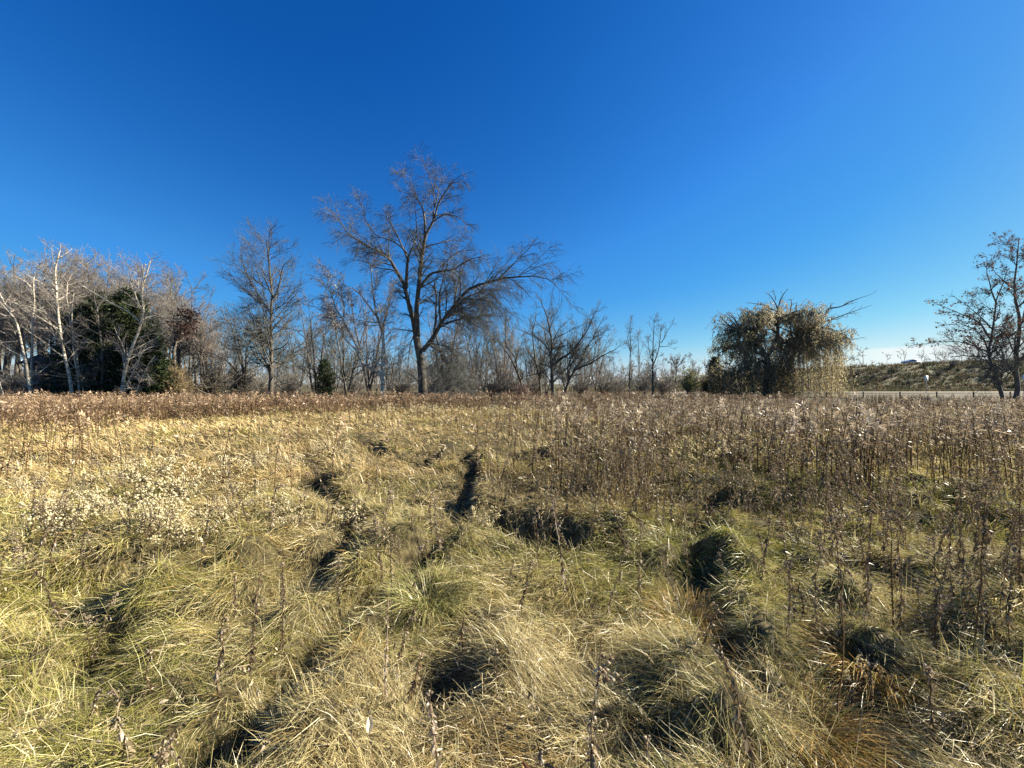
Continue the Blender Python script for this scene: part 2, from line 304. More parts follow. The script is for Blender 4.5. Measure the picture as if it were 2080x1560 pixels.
# ------------------------------------------------------------------ the big bare tree in the middle
D = 38.0; bx = gx(858, D); by = D
big = [(.62, .40, (0, 0), [(722, 1500), (720, 1400), (716, 1300), (705, 1200), (685, 1095)]),
    (.42, .25, (0, .5), [(702, 1200), (680, 1080), (660, 990), (635, 900), (610, 810)]),
    (.25, .04, (.5, 2.5), [(612, 815), (560, 720), (510, 640), (450, 580), (370, 545), (300, 500), (230, 450), (185, 380), (160, 340)]),
    (.12, .02, (.5, -1.5), [(565, 735), (540, 715), (460, 712), (400, 685), (340, 690)]),
    (.25, .18, (.5, 0), [(614, 815), (622, 760), (626, 700), (630, 640)]),
    (.15, .02, (0, 1.5), [(630, 650), (610, 590), (570, 500), (530, 430), (490, 370), (470, 310)]),
    (.15, .02, (0, -1.8), [(630, 650), (650, 620), (690, 540), (697, 440), (690, 350)]),
    (.12, .02, (0, -2.5), [(630, 620), (590, 580), (530, 550), (470, 540), (420, 470), (410, 400), (380, 370)]),
    (.36, .20, (0, -.8), [(690, 1110), (680, 980), (690, 880), (705, 760), (714, 680), (728, 610), (745, 530)]),
    (.18, .02, (-.8, -2), [(745, 535), (800, 440), (830, 350), (880, 280), (930, 230), (990, 210)]),
    (.17, .02, (-.8, 1.5), [(745, 535), (738, 430), (722, 350), (690, 290), (640, 245), (560, 205)]),
    (.10, .015, (-1, -.5), [(795, 445), (806, 370), (800, 260), (770, 160), (735, 60)]),
    (.08, .015, (-1, .8), [(806, 370), (815, 290), (820, 200), (850, 110)]),
    (.08, .015, (0, 1), [(722, 350), (680, 270), (620, 180), (580, 100)]),
    (.20, .02, (-.5, -3), [(704, 840), (770, 760), (830, 745), (920, 738), (980, 710), (1060, 690), (1120, 712)]),
    (.10, .02, (-.6, 1.5), [(735, 590), (820, 560), (880, 530), (960, 525)]),
    (.10, .02, (-.9, -2.5), [(780, 460), (850, 420), (910, 430), (960, 460), (1000, 510)]),
    (.34, .04, (-.2, -3.5), [(722, 1195), (770, 1140), (810, 1080), (850, 1010), (910, 940), (970, 870), (1030, 830), (1100, 820), (1180, 796), (1260, 795), (1350, 795), (1430, 812), (1480, 850)]),
    (.11, .015, (-2, -3), [(1180, 797), (1230, 750), (1290, 690), (1340, 640), (1375, 595)]),
    (.08, .03, (-1.6, -1.8), [(1025, 832), (1045, 805), (1062, 778)]),
    (.20, .06, (-.3, 1.8), [(790, 1115), (800, 1000), (795, 900), (780, 790), (764, 768)]),
    (.16, .02, (-.3, .8), [(830, 1050), (822, 900), (840, 780), (870, 650), (890, 560)]),
    (.09, .02, (.2, 1.8), [(868, 650), (920, 595), (1000, 572), (1085, 560)]),
    (.12, .02, (-1, 2), [(905, 945), (960, 960), (1000, 1040), (1040, 1000), (1110, 900), (1160, 830)]),
    (.12, .02, (0, -2.8), [(760, 1160), (850, 1220), (900, 1320), (930, 1430)]),
    (.10, .02, (0, -1.5), [(770, 1150), (880, 1180), (960, 1290), (1000, 1430)]),
    (.09, .02, (0, 1.5), [(680, 1090), (640, 1150), (620, 1260), (590, 1380)]),
    (.10, .02, (0, -3.5), [(800, 1110), (840, 1230), (850, 1330), (845, 1440)])]
LP, LR = limbs_from(big, CR3, D, (bx, by))
small = np.ones(len(big), bool); small[[0]] = False
n1c = np.array([1] + [max(4, int(np.linalg.norm(p[-1] - p[0]) * 2.5)) for p in LP[1:]])
LR *= .78
B1 = grow(LP, LR, n1c, .18, 1, 46, 14, .36, 7, -.10, .09, .45, .02, 2.2, .5)
B2 = grow(*B1, 8, .12, 1, 40, 13, .55, 4, -.38, .07, .5, .012, 1.35, .35)
B3 = grow(*B2, 4.5, .1, 1, 34, 13, .65, 2, -.5, .07, .6, .0085, .85, .3)
lastt = LP[[-4, -3, -1]]; BR = grow(lastt, LR[[-4, -3, -1]], 40, .1, 1, 50, 22, .55, 6, -.55, .16, .5, .018, 1.2, .3); BR2 = grow(*BR, 9, .1, 1, 45, 20, .5, 4, -.4, .14, .6, .011, .4, .4)
finish_tree('bare_tree', (bx, by, 0), [[(LP, LR, 8)], [(*B1, 5)], [(*B2, 3), (*B3, 3), (*BR, 3), (*BR2, 3)]], (MT['bark_dark'], MT['bark_dark'], MT['twig_dark']), 'tallest bare tree, dark forked trunk with one long limb reaching right', shrink=.955)

# ------------------------------------------------------------------ other trees measured from the photograph
def std_tree(name, limbs, crop, D, bpx, mats, label, n1=2.4, n2=7, n3=4, up1=.25, up2=.2, l1=.34, ang=48, group=None, tw=.010, spread=0, extra=None, S=12, d3=.55):
    bx = gx(bpx, D); P, R = limbs_from(limbs, crop, D, (bx, D), S=S)
    R = R * .8; c1 = np.array([max(3, int(np.linalg.norm(p[-1] - p[0]) * n1)) for p in P])
    b1 = grow(P, R, c1, .15, 1, ang, 13, l1 * .92, 6, up1, .09, .45, .017, 1.1, .65)
    b2 = grow(*b1, n2, .12, 1, 40, 13, .55, 4, up2, .08, .5, tw * 1.3, .7, .4)
    tws = [(*b2, 3)]
    if n3:
        b3 = grow(*b2, n3 + 1, .1, 1, 36, 13, d3, 2, up2 * .6, .1, .6, tw * .9, .5, .4); tws.append((*b3, 3))
    e = finish_tree(name, (bx, D, 0), [[(P, R, 7)], [(*b1, 4)], tws], mats, label, group, shrink=.96); e_b2 = b2
    if extra: extra(e, b1, b2)
    return e
DK = (MT['bark_dark'], MT['bark_dark'], MT['twig_dark']); GR = (MT['bark_grey'], MT['bark_grey'], MT['twig_grey'])
BI = (MT['bark_birch'], MT['bark_birch'], MT['twig_pale']); GD = (MT['bark_grey'], MT['twig_dark'], MT['twig_dark'])

std_tree('birch_tree', [(.34, .22, (0, 0), [(497, 1490), (500, 1380), (500, 1300), (498, 1200)]), (.20, .03, (0, .8), [(498, 1210), (490, 1100), (465, 1020), (445, 950), (430, 850), (420, 770), (415, 700), (420, 640)]),
    (.12, .02, (.2, -1), [(492, 1120), (510, 1000), (515, 930), (560, 860), (580, 800)]), (.12, .02, (.3, -1.2), [(460, 1000), (400, 910), (350, 850), (270, 822)]),
    (.22, .12, (0, -1), [(492, 1345), (440, 1310), (385, 1262), (372, 1200)]), (.12, .02, (-1, -2.5), [(380, 1215), (300, 1130), (250, 1040), (190, 980), (130, 950), (20, 940)]),
    (.14, .02, (-1, .5), [(385, 1210), (300, 1060), (270, 1000), (230, 960), (200, 880), (165, 800), (170, 740), (100, 655)]), (.10, .02, (-.3, 1.2), [(272, 1000), (268, 920), (232, 850), (190, 780), (140, 700)]),
    (.12, .02, (0, 1), [(498, 1290), (440, 1250), (390, 1215), (440, 1190), (480, 1185)]), (.06, .02, (0, -1), [(505, 1130), (560, 1060), (600, 1000)])],
    CR3, 36.5, 779, BI, 'pale-barked birch with a low limb bent far left, just left of the tallest tree', n1=2.3, n2=8, n3=4, up1=-.05, up2=-.3)

std_tree('bare_tree', [(.36, .05, (0, 0), [(660, 1450), (672, 1300), (675, 1200), (675, 1000), (670, 800), (685, 600), (665, 400), (655, 250), (640, 130)]),
    (.17, .02, (0, 1), [(655, 730), (600, 660), (540, 570), (480, 480), (420, 360), (380, 250), (370, 150)]), (.13, .02, (0, -1), [(682, 610), (640, 480), (600, 390), (520, 335)]),
    (.13, .02, (0, -1.2), [(688, 620), (750, 500), (800, 370), (890, 320)]), (.10, .02, (0, -2), [(670, 960), (600, 960), (520, 980), (450, 990)]), (.10, .02, (0, -2), [(690, 1040), (790, 1022), (870, 970), (910, 900)]),
    (.09, .02, (0, -2), [(690, 1140), (800, 1180), (900, 1220), (975, 1250)]), (.09, .02, (0, -1), [(690, 1260), (770, 1310), (860, 1330), (960, 1310)]), (.09, .02, (0, 1), [(690, 850), (780, 860), (860, 880), (930, 900)]),
    (.09, .02, (0, -2), [(660, 1180), (580, 1180), (500, 1250), (440, 1330)]), (.09, .02, (0, 2), [(655, 820), (570, 770), (500, 790), (440, 830)]), (.08, .02, (0, -2), [(690, 760), (770, 790), (850, 850)]), (.09, .02, (0, 2), [(650, 720), (560, 640), (440, 640), (330, 660)])],
    CR2, 41, 551, DK, 'dark upright bare tree with many side branches, left of the birch and small juniper', n1=3.0, n2=7, n3=4, up1=.15, up2=.15, ang=52, l1=.46)

std_tree('bare_tree', [(.34, .2, (0, 0), [(468, 1440), (466, 1370), (455, 1310)]), (.18, .02, (0, -1), [(456, 1315), (400, 1225), (350, 1150), (270, 1090), (190, 1060)]), (.22, .02, (0, 1), [(458, 1320), (430, 1180), (390, 1080), (350, 950), (320, 850), (250, 780), (220, 700)]),
    (.2, .02, (0, 0), [(460, 1320), (450, 1180), (428, 1050), (400, 930), (380, 850), (370, 700)]), (.2, .02, (0, -1), [(464, 1320), (475, 1160), (492, 1050), (540, 960), (590, 860)]), (.1, .02, (0, 1), [(350, 960), (300, 900), (240, 880)])],
    CR2, 46, 500, GD, 'wide bare tree splitting low into several grey trunks, left of the dark upright tree', n1=2.2, n2=7, n3=4, up1=.2)

# ---- birches of the left grove
def birch(limbs, D, bpx, label, **k):
    limbs = [(a * .76, b, c, d) for a, b, c, d in limbs]
    return std_tree('birch_tree', limbs, CR1, D, bpx, BI, label, n1=k.pop('n1', 1.8), n2=4, n3=2, up1=.05, up2=-.05, l1=k.pop('l1', .30), tw=.009, group='pale birches in front of the left wood', **k)
birch([(.20, .05, (0, 0), [(250, 1420), (240, 1340), (210, 1200), (185, 1050), (140, 900), (100, 750), (60, 670), (0, 590), (-60, 480)]), (.06, .015, (0, -1.5), [(165, 1040), (100, 1015), (0, 1050)]), (.05, .015, (0, 1), [(120, 840), (60, 810), (0, 805)]), (.05, .015, (0, -1), [(135, 890), (60, 900), (-20, 895)])], 32, 64, 'birch leaning left, its white trunk at the far left edge')
birch([(.16, .04, (0, 0), [(256, 1400), (252, 1100), (250, 900), (252, 700), (266, 600), (256, 450), (262, 350)]), (.05, .015, (0, 1), [(262, 600), (200, 570), (130, 540)]), (.05, .015, (0, -1), [(256, 450), (230, 400), (200, 380)])], 36, 65, 'thin upright birch just behind the left-leaning birch')
birch([(.23, .05, (0, 0), [(575, 1420), (562, 1250), (530, 1100), (490, 950), (460, 750), (450, 580), (440, 400), (440, 300), (470, 200), (480, 150)]), (.17, .03, (.4, 1), [(585, 1420), (575, 1280), (560, 1200), (512, 1000), (482, 850), (462, 640), (470, 480)]),
    (.08, .015, (0, -1.5), [(455, 725), (390, 670), (320, 620), (230, 600), (150, 560)]), (.07, .015, (0, 1.5), [(440, 585), (360, 520), (270, 480)]), (.07, .015, (0, 1), [(450, 460), (500, 410), (550, 370)]), (.06, .015, (0, -1), [(420, 470), (370, 420), (300, 360)])], 33, 147, 'tall double-stemmed birch in front of the dark shed')
birch([(.15, .03, (0, 0), [(680, 1420), (665, 1270), (622, 1100), (605, 950), (590, 820), (560, 740), (545, 600), (540, 480), (550, 400)]), (.05, .015, (0, 1), [(600, 870), (640, 890), (660, 960), (690, 1090)]), (.05, .015, (0, -1), [(610, 1040), (570, 1040), (530, 1090)])], 34.5, 172, 'slim bent birch right of the double-stemmed birch')
std_tree('bare_tree', [(.17, .05, (0, 0), [(815, 1420), (812, 1330), (815, 1150), (800, 900), (780, 720), (765, 620), (740, 540), (742, 430)]), (.07, .015, (0, 1), [(766, 625), (790, 540), (830, 450)]), (.05, .015, (0, -1), [(800, 1000), (790, 1200), (770, 1330)])], CR1, 34, 208, GR, 'slim grey trunk standing before the middle of the dark evergreens', n1=2.4, n2=6, n3=3, l1=.28)
birch([(.26, .05, (0, 0), [(945, 1420), (962, 1330), (985, 1180), (1010, 1050), (1050, 930), (1090, 830), (1120, 730), (1140, 640), (1125, 530), (1130, 430), (1160, 330), (1190, 230)]), (.11, .015, (0, -1.5), [(1105, 725), (1000, 630), (900, 570), (830, 510), (780, 460)]), (.09, .015, (0, 1.2), [(1125, 625), (1080, 560), (1030, 470), (980, 420), (930, 370)]),
    (.08, .015, (0, -1), [(1138, 645), (1190, 570), (1260, 545)]), (.07, .015, (0, 1), [(1112, 500), (1060, 420), (1010, 340)]), (.07, .015, (0, -1), [(1132, 430), (1180, 360), (1215, 250)]), (.06, .015, (0, 1), [(1120, 740), (1200, 700), (1300, 695), (1400, 690)]), (.05, .015, (0, -1), [(1060, 940), (1140, 935), (1200, 880)]), (.06, .02, (0, .6), [(1125, 540), (1110, 400), (1110, 240)])], 32.5, 242, 'thickest white birch, leaning right in front of the dark evergreens')
birch([(.10, .03, (0, 0), [(950, 1420), (970, 1330), (1050, 1170), (1110, 1060), (1130, 1000), (1180, 930), (1220, 910)]), (.05, .012, (0, -.8), [(1050, 1170), (1120, 1150), (1180, 1160)]), (.05, .012, (0, -.8), [(1010, 1250), (1080, 1270), (1150, 1290)])], 31.5, 244, 'small fallen-looking birch stem slanting right at the foot of the thickest birch', n1=3, l1=.2)
birch([(.08, .03, (0, 0), [(1070, 1420), (1090, 1300), (1150, 1180), (1200, 1080), (1250, 1010)]), (.04, .012, (0, -.8), [(1150, 1185), (1220, 1190), (1270, 1220)])], 31.5, 276, 'short slanting birch sapling at the right end of the evergreens', n1=3, l1=.2)
birch([(.10, .03, (0, 0), [(40, 1420), (25, 1330), (0, 1250), (-30, 1150)])], 31, 9, 'short birch stub at the far left edge above the brown weeds', n1=3, l1=.3)

# ---- trees right of the tallest tree
std_tree('bare_tree', [(.24, .02, (0, 0), [(305, 1230), (290, 1080), (240, 950), (170, 800), (100, 700), (30, 600), (-20, 540)]), (.14, .02, (0, 1), [(260, 1000), (222, 800), (135, 660), (130, 400), (120, 320)]), (.1, .02, (0, -1), [(235, 930), (245, 780), (300, 640)])], CR4, 44, 1060, DK, 'bare tree leaning left behind the small reddish shrub', n1=2.2, n2=6, n3=3, up1=.3)
std_tree('bare_tree', [(.28, .02, (0, 0), [(490, 1230), (480, 1130), (470, 1000), (430, 850), (412, 700), (400, 550), (430, 420), (425, 330)]), (.12, .02, (0, 1), [(440, 880), (380, 780), (330, 700), (320, 600)]), (.14, .02, (0, -1), [(470, 1010), (510, 850), (530, 740), (500, 600)])], CR4, 46, 1097, DK, 'slender dark bare tree left of the twisted tree', n1=2.2, n2=6, n3=3, up1=.3)
std_tree('bare_tree', [(.34, .03, (0, 0), [(610, 1250), (605, 1130), (600, 950), (590, 800), (600, 650), (570, 500), (540, 350), (500, 280), (470, 200)]), (.24, .02, (0, -1.5), [(608, 900), (700, 822), (770, 780), (850, 690), (950, 550), (1000, 420), (1050, 300)]),
    (.14, .02, (0, 1), [(592, 775), (500, 640), (400, 570), (300, 520), (220, 490)]), (.12, .02, (0, 1), [(602, 700), (650, 560), (740, 450), (820, 380)]), (.10, .02, (0, -1), [(575, 520), (620, 400), (680, 300)]), (.12, .02, (0, -1), [(600, 920), (500, 880), (420, 900)])], CR4, 43, 1122, DK, 'dark bare tree with a thick limb curving right, right of the reddish shrub', n1=2.4, n2=7, n3=4, up1=.3)
std_tree('bare_tree', [(.26, .02, (0, 0), [(725, 1250), (740, 1160), (780, 1050), (850, 920), (900, 860), (960, 720), (1040, 600), (1090, 480), (1150, 380)]), (.15, .02, (0, -2), [(850, 935), (1000, 870), (1100, 800), (1200, 760), (1270, 700)]), (.18, .02, (0, 1), [(760, 1100), (765, 1000), (772, 880), (830, 760), (900, 620), (960, 480), (985, 370)]),
    (.13, .02, (0, 2), [(775, 1060), (800, 900), (880, 740), (940, 620), (1050, 420)]), (.1, .02, (0, 1), [(900, 860), (990, 740), (1110, 600), (1190, 500)])], CR4, 42, 1147, DK, 'bare tree fanning out low with many stems to the right, beside the open sky', n1=2.2, n2=7, n3=4, up1=.35)
SL = dict(n1=2.6, n2=4, n3=2, up1=.5, up2=.3, l1=.24, ang=36)
std_tree('bare_tree', [(.15, .02, (0, 0), [(1378, 1250), (1375, 1170), (1380, 900), (1385, 700), (1380, 500), (1385, 440)]), (.05, .012, (0, 1), [(1383, 800), (1420, 660), (1450, 580)]), (.05, .012, (0, -1), [(1383, 740), (1350, 620), (1340, 540)])], CR4, 48, 1278, DK, 'left one of the slim bare trees standing apart right of the fanning tree', **SL)
std_tree('bare_tree', [(.13, .02, (0, 0), [(1485, 1200), (1480, 1000), (1480, 800), (1465, 600), (1470, 560)]), (.05, .012, (0, 1), [(1480, 820), (1520, 700), (1540, 640)])], CR4, 66, 1299, GR, 'faint thin bare tree between the two slim dark trees', **SL)
std_tree('bare_tree', [(.19, .02, (0, 0), [(1612, 1260), (1610, 1150), (1610, 900), (1605, 700), (1612, 500), (1612, 420)]), (.12, .012, (0, 1), [(1611, 910), (1660, 780), (1700, 640), (1720, 500), (1735, 440)]), (.07, .012, (0, -1), [(1700, 660), (1740, 560), (1790, 470)]), (.06, .012, (0, -1), [(1685, 700), (1760, 690), (1840, 650)]), (.07, .012, (0, -1), [(1606, 850), (1560, 700), (1530, 600)])], CR4, 47, 1326, DK, 'forked slim bare tree standing alone left of the willow', **SL)
std_tree('bare_tree', [(.25, .1, (0, 0), [(1840, 1100), (1850, 980), (1850, 900)])] + [(.13, .015, (0, d), [(1850, 930), (1840 + q * .5, 850), (1840 + q, 770 + abs(q) * .1)]) for q, d in ((-130, 1), (-80, -2), (-30, 2), (20, -1), (70, 2), (120, -2), (170, 1))], CR4, 92, 1374, GR, 'far rounded bare tree behind the yellow-green shrub', n1=1.4, n2=6, n3=3, up1=.3, tw=.018)
std_tree('bare_tree', [(.25, .05, (0, 0), [(40, 1150), (55, 1080), (90, 1000), (130, 960)]), (.15, .02, (0, 1), [(95, 1080), (120, 1000), (160, 950)]), (.15, .02, (0, -1), [(120, 1090), (190, 1040), (240, 1010)])], CR6, 100, 1700, GR, 'rounded bare tree on the bank right behind the willow', n1=1.6, n2=6, n3=3, tw=.018, l1=.5)

# ---- the two oaks at the right edge, still holding brown leaves
def leaves_at(P, n, size, cols, spread, seed, droop=.3, t0=.3, asp=.32):
    r = np.random.default_rng(seed); m = len(P); i = r.integers(0, m, n); t = r.uniform(t0, 1, n) * (P.shape[1] - 1); k = np.minimum(t.astype(int), P.shape[1] - 2); w = (t - k)[:, None]
    c = P[i, k] * (1 - w) + P[i, k + 1] * w + r.normal(size=(n, 3)) * spread
    a = nrm(r.normal(size=(n, 3)) + np.array([0, 0, -droop])); b = nrm(np.cross(a, r.normal(size=(n, 3)))); nn = np.cross(a, b); s = size * r.uniform(.6, 1.35, n)[:, None]
    V = np.stack([c, c + a * s * .5 + b * s * asp + nn * s * .08, c + a * s, c + a * s * .5 - b * s * asp + nn * s * .08], 1).reshape(-1, 3)
    q = np.arange(n * 4).reshape(n, 4); q = np.concatenate([q[:, [0, 1, 2]], q[:, [0, 2, 3]]])
    pal = np.array(cols); col = np.repeat(pal[r.integers(0, len(pal), n)] * r.uniform(.7, 1.25, (n, 1)), 4, 0); return V, q, col
OAKC = [(.13, .075, .05), (.17, .10, .07), (.10, .06, .045), (.20, .13, .09)]
def oak_leaves(n, seed, top):
    def f(e, b1, b2):
        z = b2[0][:, -1, 2]; keep = b2[0][(z > top) & (rng.random(len(z)) < .6)]
        obj('leaves', make_mesh('oak_leaves', *leaves_at(keep, n, .17, OAKC, .10, seed)), MT['leaf'], e)
    return f
std_tree('oak_tree', [(.22, .03, (0, 0), [(1400, 1470), (1390, 1400), (1370, 1310), (1330, 1180), (1290, 1080), (1280, 1000), (1300, 880), (1330, 720), (1342, 580), (1400, 430), (1430, 320)]), (.09, .015, (0, -1.5), [(1270, 965), (1190, 880), (1080, 820), (950, 790), (800, 790)]), (.09, .015, (0, 1.5), [(1290, 875), (1240, 750), (1150, 680), (1060, 620), (980, 555)]),
    (.08, .015, (0, -1), [(1341, 590), (1280, 500), (1230, 420), (1170, 350), (1138, 230)]), (.08, .015, (0, 1), [(1262, 975), (1100, 900), (960, 885), (770, 905)]), (.07, .015, (0, -1), [(1255, 1020), (1000, 1010), (850, 1030)]), (.07, .015, (0, 1), [(1315, 800), (1250, 690), (1180, 600), (1100, 500)]), (.06, .015, (0, 1), [(1335, 720), (1420, 620), (1480, 560)]), (.06, .012, (0, 0), [(1300, 1120), (1180, 1110), (1060, 1150)]), (.05, .012, (0, 0), [(1340, 1200), (1250, 1260), (1150, 1320)])],
    CR6, 31, 2036, GD, 'oak with sparse brown leaves and a slanting trunk near the right edge', n1=2.2, n2=6, n3=3, up1=.25, up2=.2, tw=.008, extra=oak_leaves(1500, 3, 5.0))
std_tree('oak_tree', [(.28, .03, (0, 0), [(1490, 1470), (1492, 1380), (1510, 1250), (1490, 1080), (1500, 930), (1530, 750), (1500, 600), (1480, 450), (1500, 300), (1520, 150), (1530, 30)]), (.14, .02, (0, -1), [(1495, 1110), (1540, 1020), (1575, 900), (1640, 740), (1690, 600)]), (.10, .015, (0, 1), [(1530, 760), (1590, 640), (1640, 500), (1660, 380)]), (.08, .015, (0, -1), [(1485, 1000), (1450, 850), (1450, 720)]),
    (.08, .015, (0, 1), [(1482, 460), (1420, 340), (1390, 200)]), (.07, .015, (0, -1), [(1500, 600), (1430, 520), (1380, 420)]), (.08, .015, (0, -1), [(1525, 780), (1620, 760), (1740, 800)]), (.06, .015, (0, 1), [(1500, 930), (1420, 870), (1360, 800)])],
    CR6, 32, 2064, GD, 'oak with a thicker trunk and brown leaves at the very right edge', n1=2.2, n2=6, n3=3, up1=.25, up2=.2, tw=.008, extra=oak_leaves(1800, 4, 6.0))

# ---- the weeping willow
D = 50.0; bx = gx(1560, D)
wil = [(.62, .42, (0, 0), [(865, 1420), (872, 1250), (882, 1080), (872, 960)]), (.40, .12, (0, -.8), [(872, 975), (862, 900), (935, 785), (968, 650), (952, 500), (942, 400)]), (.11, .02, (-.8, -1), [(942, 405), (968, 270), (1030, 180)]), (.10, .02, (-.8, 0), [(940, 400), (902, 260), (860, 190)]), (.09, .02, (-.8, 1), [(890, 400), (800, 330), (680, 290)]), (.07, .02, (-.6, -1), [(880, 395), (820, 380), (745, 380)]),
    (.08, .02, (-.6, 1), [(1090, 400), (1150, 290), (1195, 228)]), (.05, .015, (-.8, 0), [(915, 290), (915, 200), (918, 140)]), (.32, .03, (0, -2), [(868, 930), (780, 800), (700, 700), (560, 640), (420, 600), (330, 560), (250, 490)]), (.09, .02, (-1.5, -2), [(490, 615), (400, 500), (310, 440)]), (.06, .02, (-1.8, -1.5), [(380, 590), (300, 620), (285, 585)]), (.2, .03, (0, 2), [(870, 900), (700, 830), (560, 780), (440, 800)]), (.18, .03, (0, -2), [(960, 640), (830, 560), (700, 500), (560, 470)]),
    (.5, .34, (0, .5), [(1120, 1420), (1130, 1200), (1140, 960)]), (.36, .10, (.5, -.5), [(1140, 975), (1200, 850), (1222, 740), (1270, 640), (1330, 580), (1430, 530), (1500, 430), (1525, 370)]), (.10, .015, (-.5, -1.5), [(1520, 375), (1640, 350), (1760, 290), (1910, 235)]), (.08, .015, (-.5, .5), [(1505, 425), (1560, 340), (1620, 290)]), (.11, .015, (-.4, -2), [(1430, 548), (1560, 490), (1700, 430), (1880, 365)]), (.10, .06, (0, 0), [(1345, 580), (1362, 520), (1372, 468)]),
    (.07, .015, (0, -2), [(1480, 660), (1600, 690), (1700, 720), (1810, 700)]), (.05, .015, (-.7, -1), [(1590, 685), (1690, 645), (1760, 618)]), (.05, .015, (-.5, -1), [(1500, 500), (1600, 500), (1640, 480)]), (.16, .03, (.5, 2), [(1140, 960), (1100, 830), (1080, 740), (1110, 690)]), (.2, .03, (.3, -2.5), [(1222, 780), (1330, 700), (1480, 660), (1600, 740)]), (.16, .03, (.3, 2.5), [(1200, 860), (1320, 820), (1440, 820), (1560, 860)]), (.14, .03, (.2, -3), [(960, 560), (1080, 480), (1180, 440), (1250, 480)]), (.12, .03, (0, -3), [(880, 1000), (760, 950), (600, 930), (480, 1010)]), (.12, .03, (0, 3), [(960, 520), (1100, 420), (1180, 400)]), (.14, .03, (0, -3), [(950, 560), (1020, 470), (1110, 430), (1230, 470)]), (.14, .03, (.3, -3), [(1225, 760), (1280, 640), (1400, 600), (1530, 700)]), (.12, .03, (0, -3), [(955, 520), (860, 440), (760, 430), (640, 480)])]
WP, WR = limbs_from(wil, CR5, D, (bx, D), S=12)
hang = [8, 11, 12, 23, 24, 25, 26, 27, 22, 14, 28, 29, 30]
w1 = grow(WP, WR, np.array([1] + [max(3, int(np.linalg.norm(p[-1] - p[0]) * 1.6)) for p in WP[1:]]), .25, 1, 46, 14, .28, 5, .1, .12, .5, .02, .7, .5)
w1b = grow(WP[hang], WR[hang], 38, .15, np.array([.6 if h == 8 else .5 if h == 14 else 1.0 for h in hang]), 62, 22, .46, 6, -.1, .16, .5, .025, 1.5, .3)
w2 = grow(*w1, 4, .15, 1, 40, 14, .5, 4, -.1, .1, .6, .012, .4)
strands = grow(w1b[0], w1b[1], 7.0, .1, 1, 60, 25, .55, 5, -2.6, .12, .5, .009, 1.0, .2)
SP = strands[0].copy(); SP[:, :, 2] = np.maximum(SP[:, :, 2], .15 + .5 * rng.random((len(SP), 1)))
# low skirt of strands reaching the ground, thickest on the right
m = 640; a = rng.uniform(0, 2 * np.pi, m); rr = np.sqrt(rng.uniform(.25, 1, m)); sx = np.where(rng.random(m) < .52, 4.4 + 4.6 * np.cos(a) * rr, -1.8 + 5.6 * np.cos(a) * rr); sy = 4.2 * np.sin(a) * rr
right = np.clip((sx + 1) / 5, 0, 1); topz = 3.2 + 4.6 * right * rng.uniform(.5, 1.1, m) * np.sqrt(np.clip(1 - ((sx - 3.8) / 5.8) ** 2, .05, 1)) + rng.uniform(0, 1.2, m)
SK = np.empty((m, 6, 3)); SK[:, :, 0] = sx[:, None] + np.linspace(0, 1, 6)[None] * rng.normal(.25, .35, m)[:, None]; SK[:, :, 1] = sy[:, None] + np.linspace(0, 1, 6)[None] ** .5 * rng.normal(0, .5, m)[:, None]; topz = topz * rng.uniform(.75, 1.15, m); SK[:, :, 2] = topz[:, None] * (1 - np.linspace(0, 1, 6)[None] ** 1.4) + .12
SK += np.cumsum(rng.normal(size=SK.shape) * .03, 1)
def willow_leaves(e):
    parts = []
    WC = [(.33, .295, .19), (.40, .355, .25), (.26, .24, .15), (.45, .40, .29)]; WY = [(.40, .30, .14), (.46, .355, .18), (.34, .275, .14), (.30, .27, .14)]; WG = [(.16, .165, .09), (.24, .225, .13), (.12, .125, .07)]
    lx = SP[:, 2, 0]; left = lx < -3.0
    parts.append(leaves_at(SP[~left], 27000, .26, WC, .05, 11, droop=2.4, t0=0, asp=.13)); parts.append(leaves_at(SP[left], 9000, .26, WG + WC[:1], .05, 12, droop=2.4, t0=0, asp=.14))
    rt = SK[:, 3, 0] > 1.0
    parts.append(leaves_at(SK[rt], 16000, .26, WY + WC, .10, 13, droop=2.4, t0=0, asp=.13)); parts.append(leaves_at(SK[~rt], 8000, .22, [(.16, .14, .085), (.24, .205, .12), (.20, .185, .10)], .10, 14, droop=1.5, t0=0))
    obj('leaves', make_mesh('willow_leaves', *merge(parts)), MT['willow'], e)
finish_tree('willow_tree', (bx, D, 0), [[(WP, WR, 7)], [(*w1, 4), (*w1b, 3)], [(*w2, 3), (SP, strands[1], 3), (SK, np.full(SK.shape[:2], .008), 3)]], (MT['bark_dark'], MT['bark_dark'], MT['twig_tan']), 'broad weeping willow with olive leaves and dead bare limbs on top, right of the middle', extra=willow_leaves)

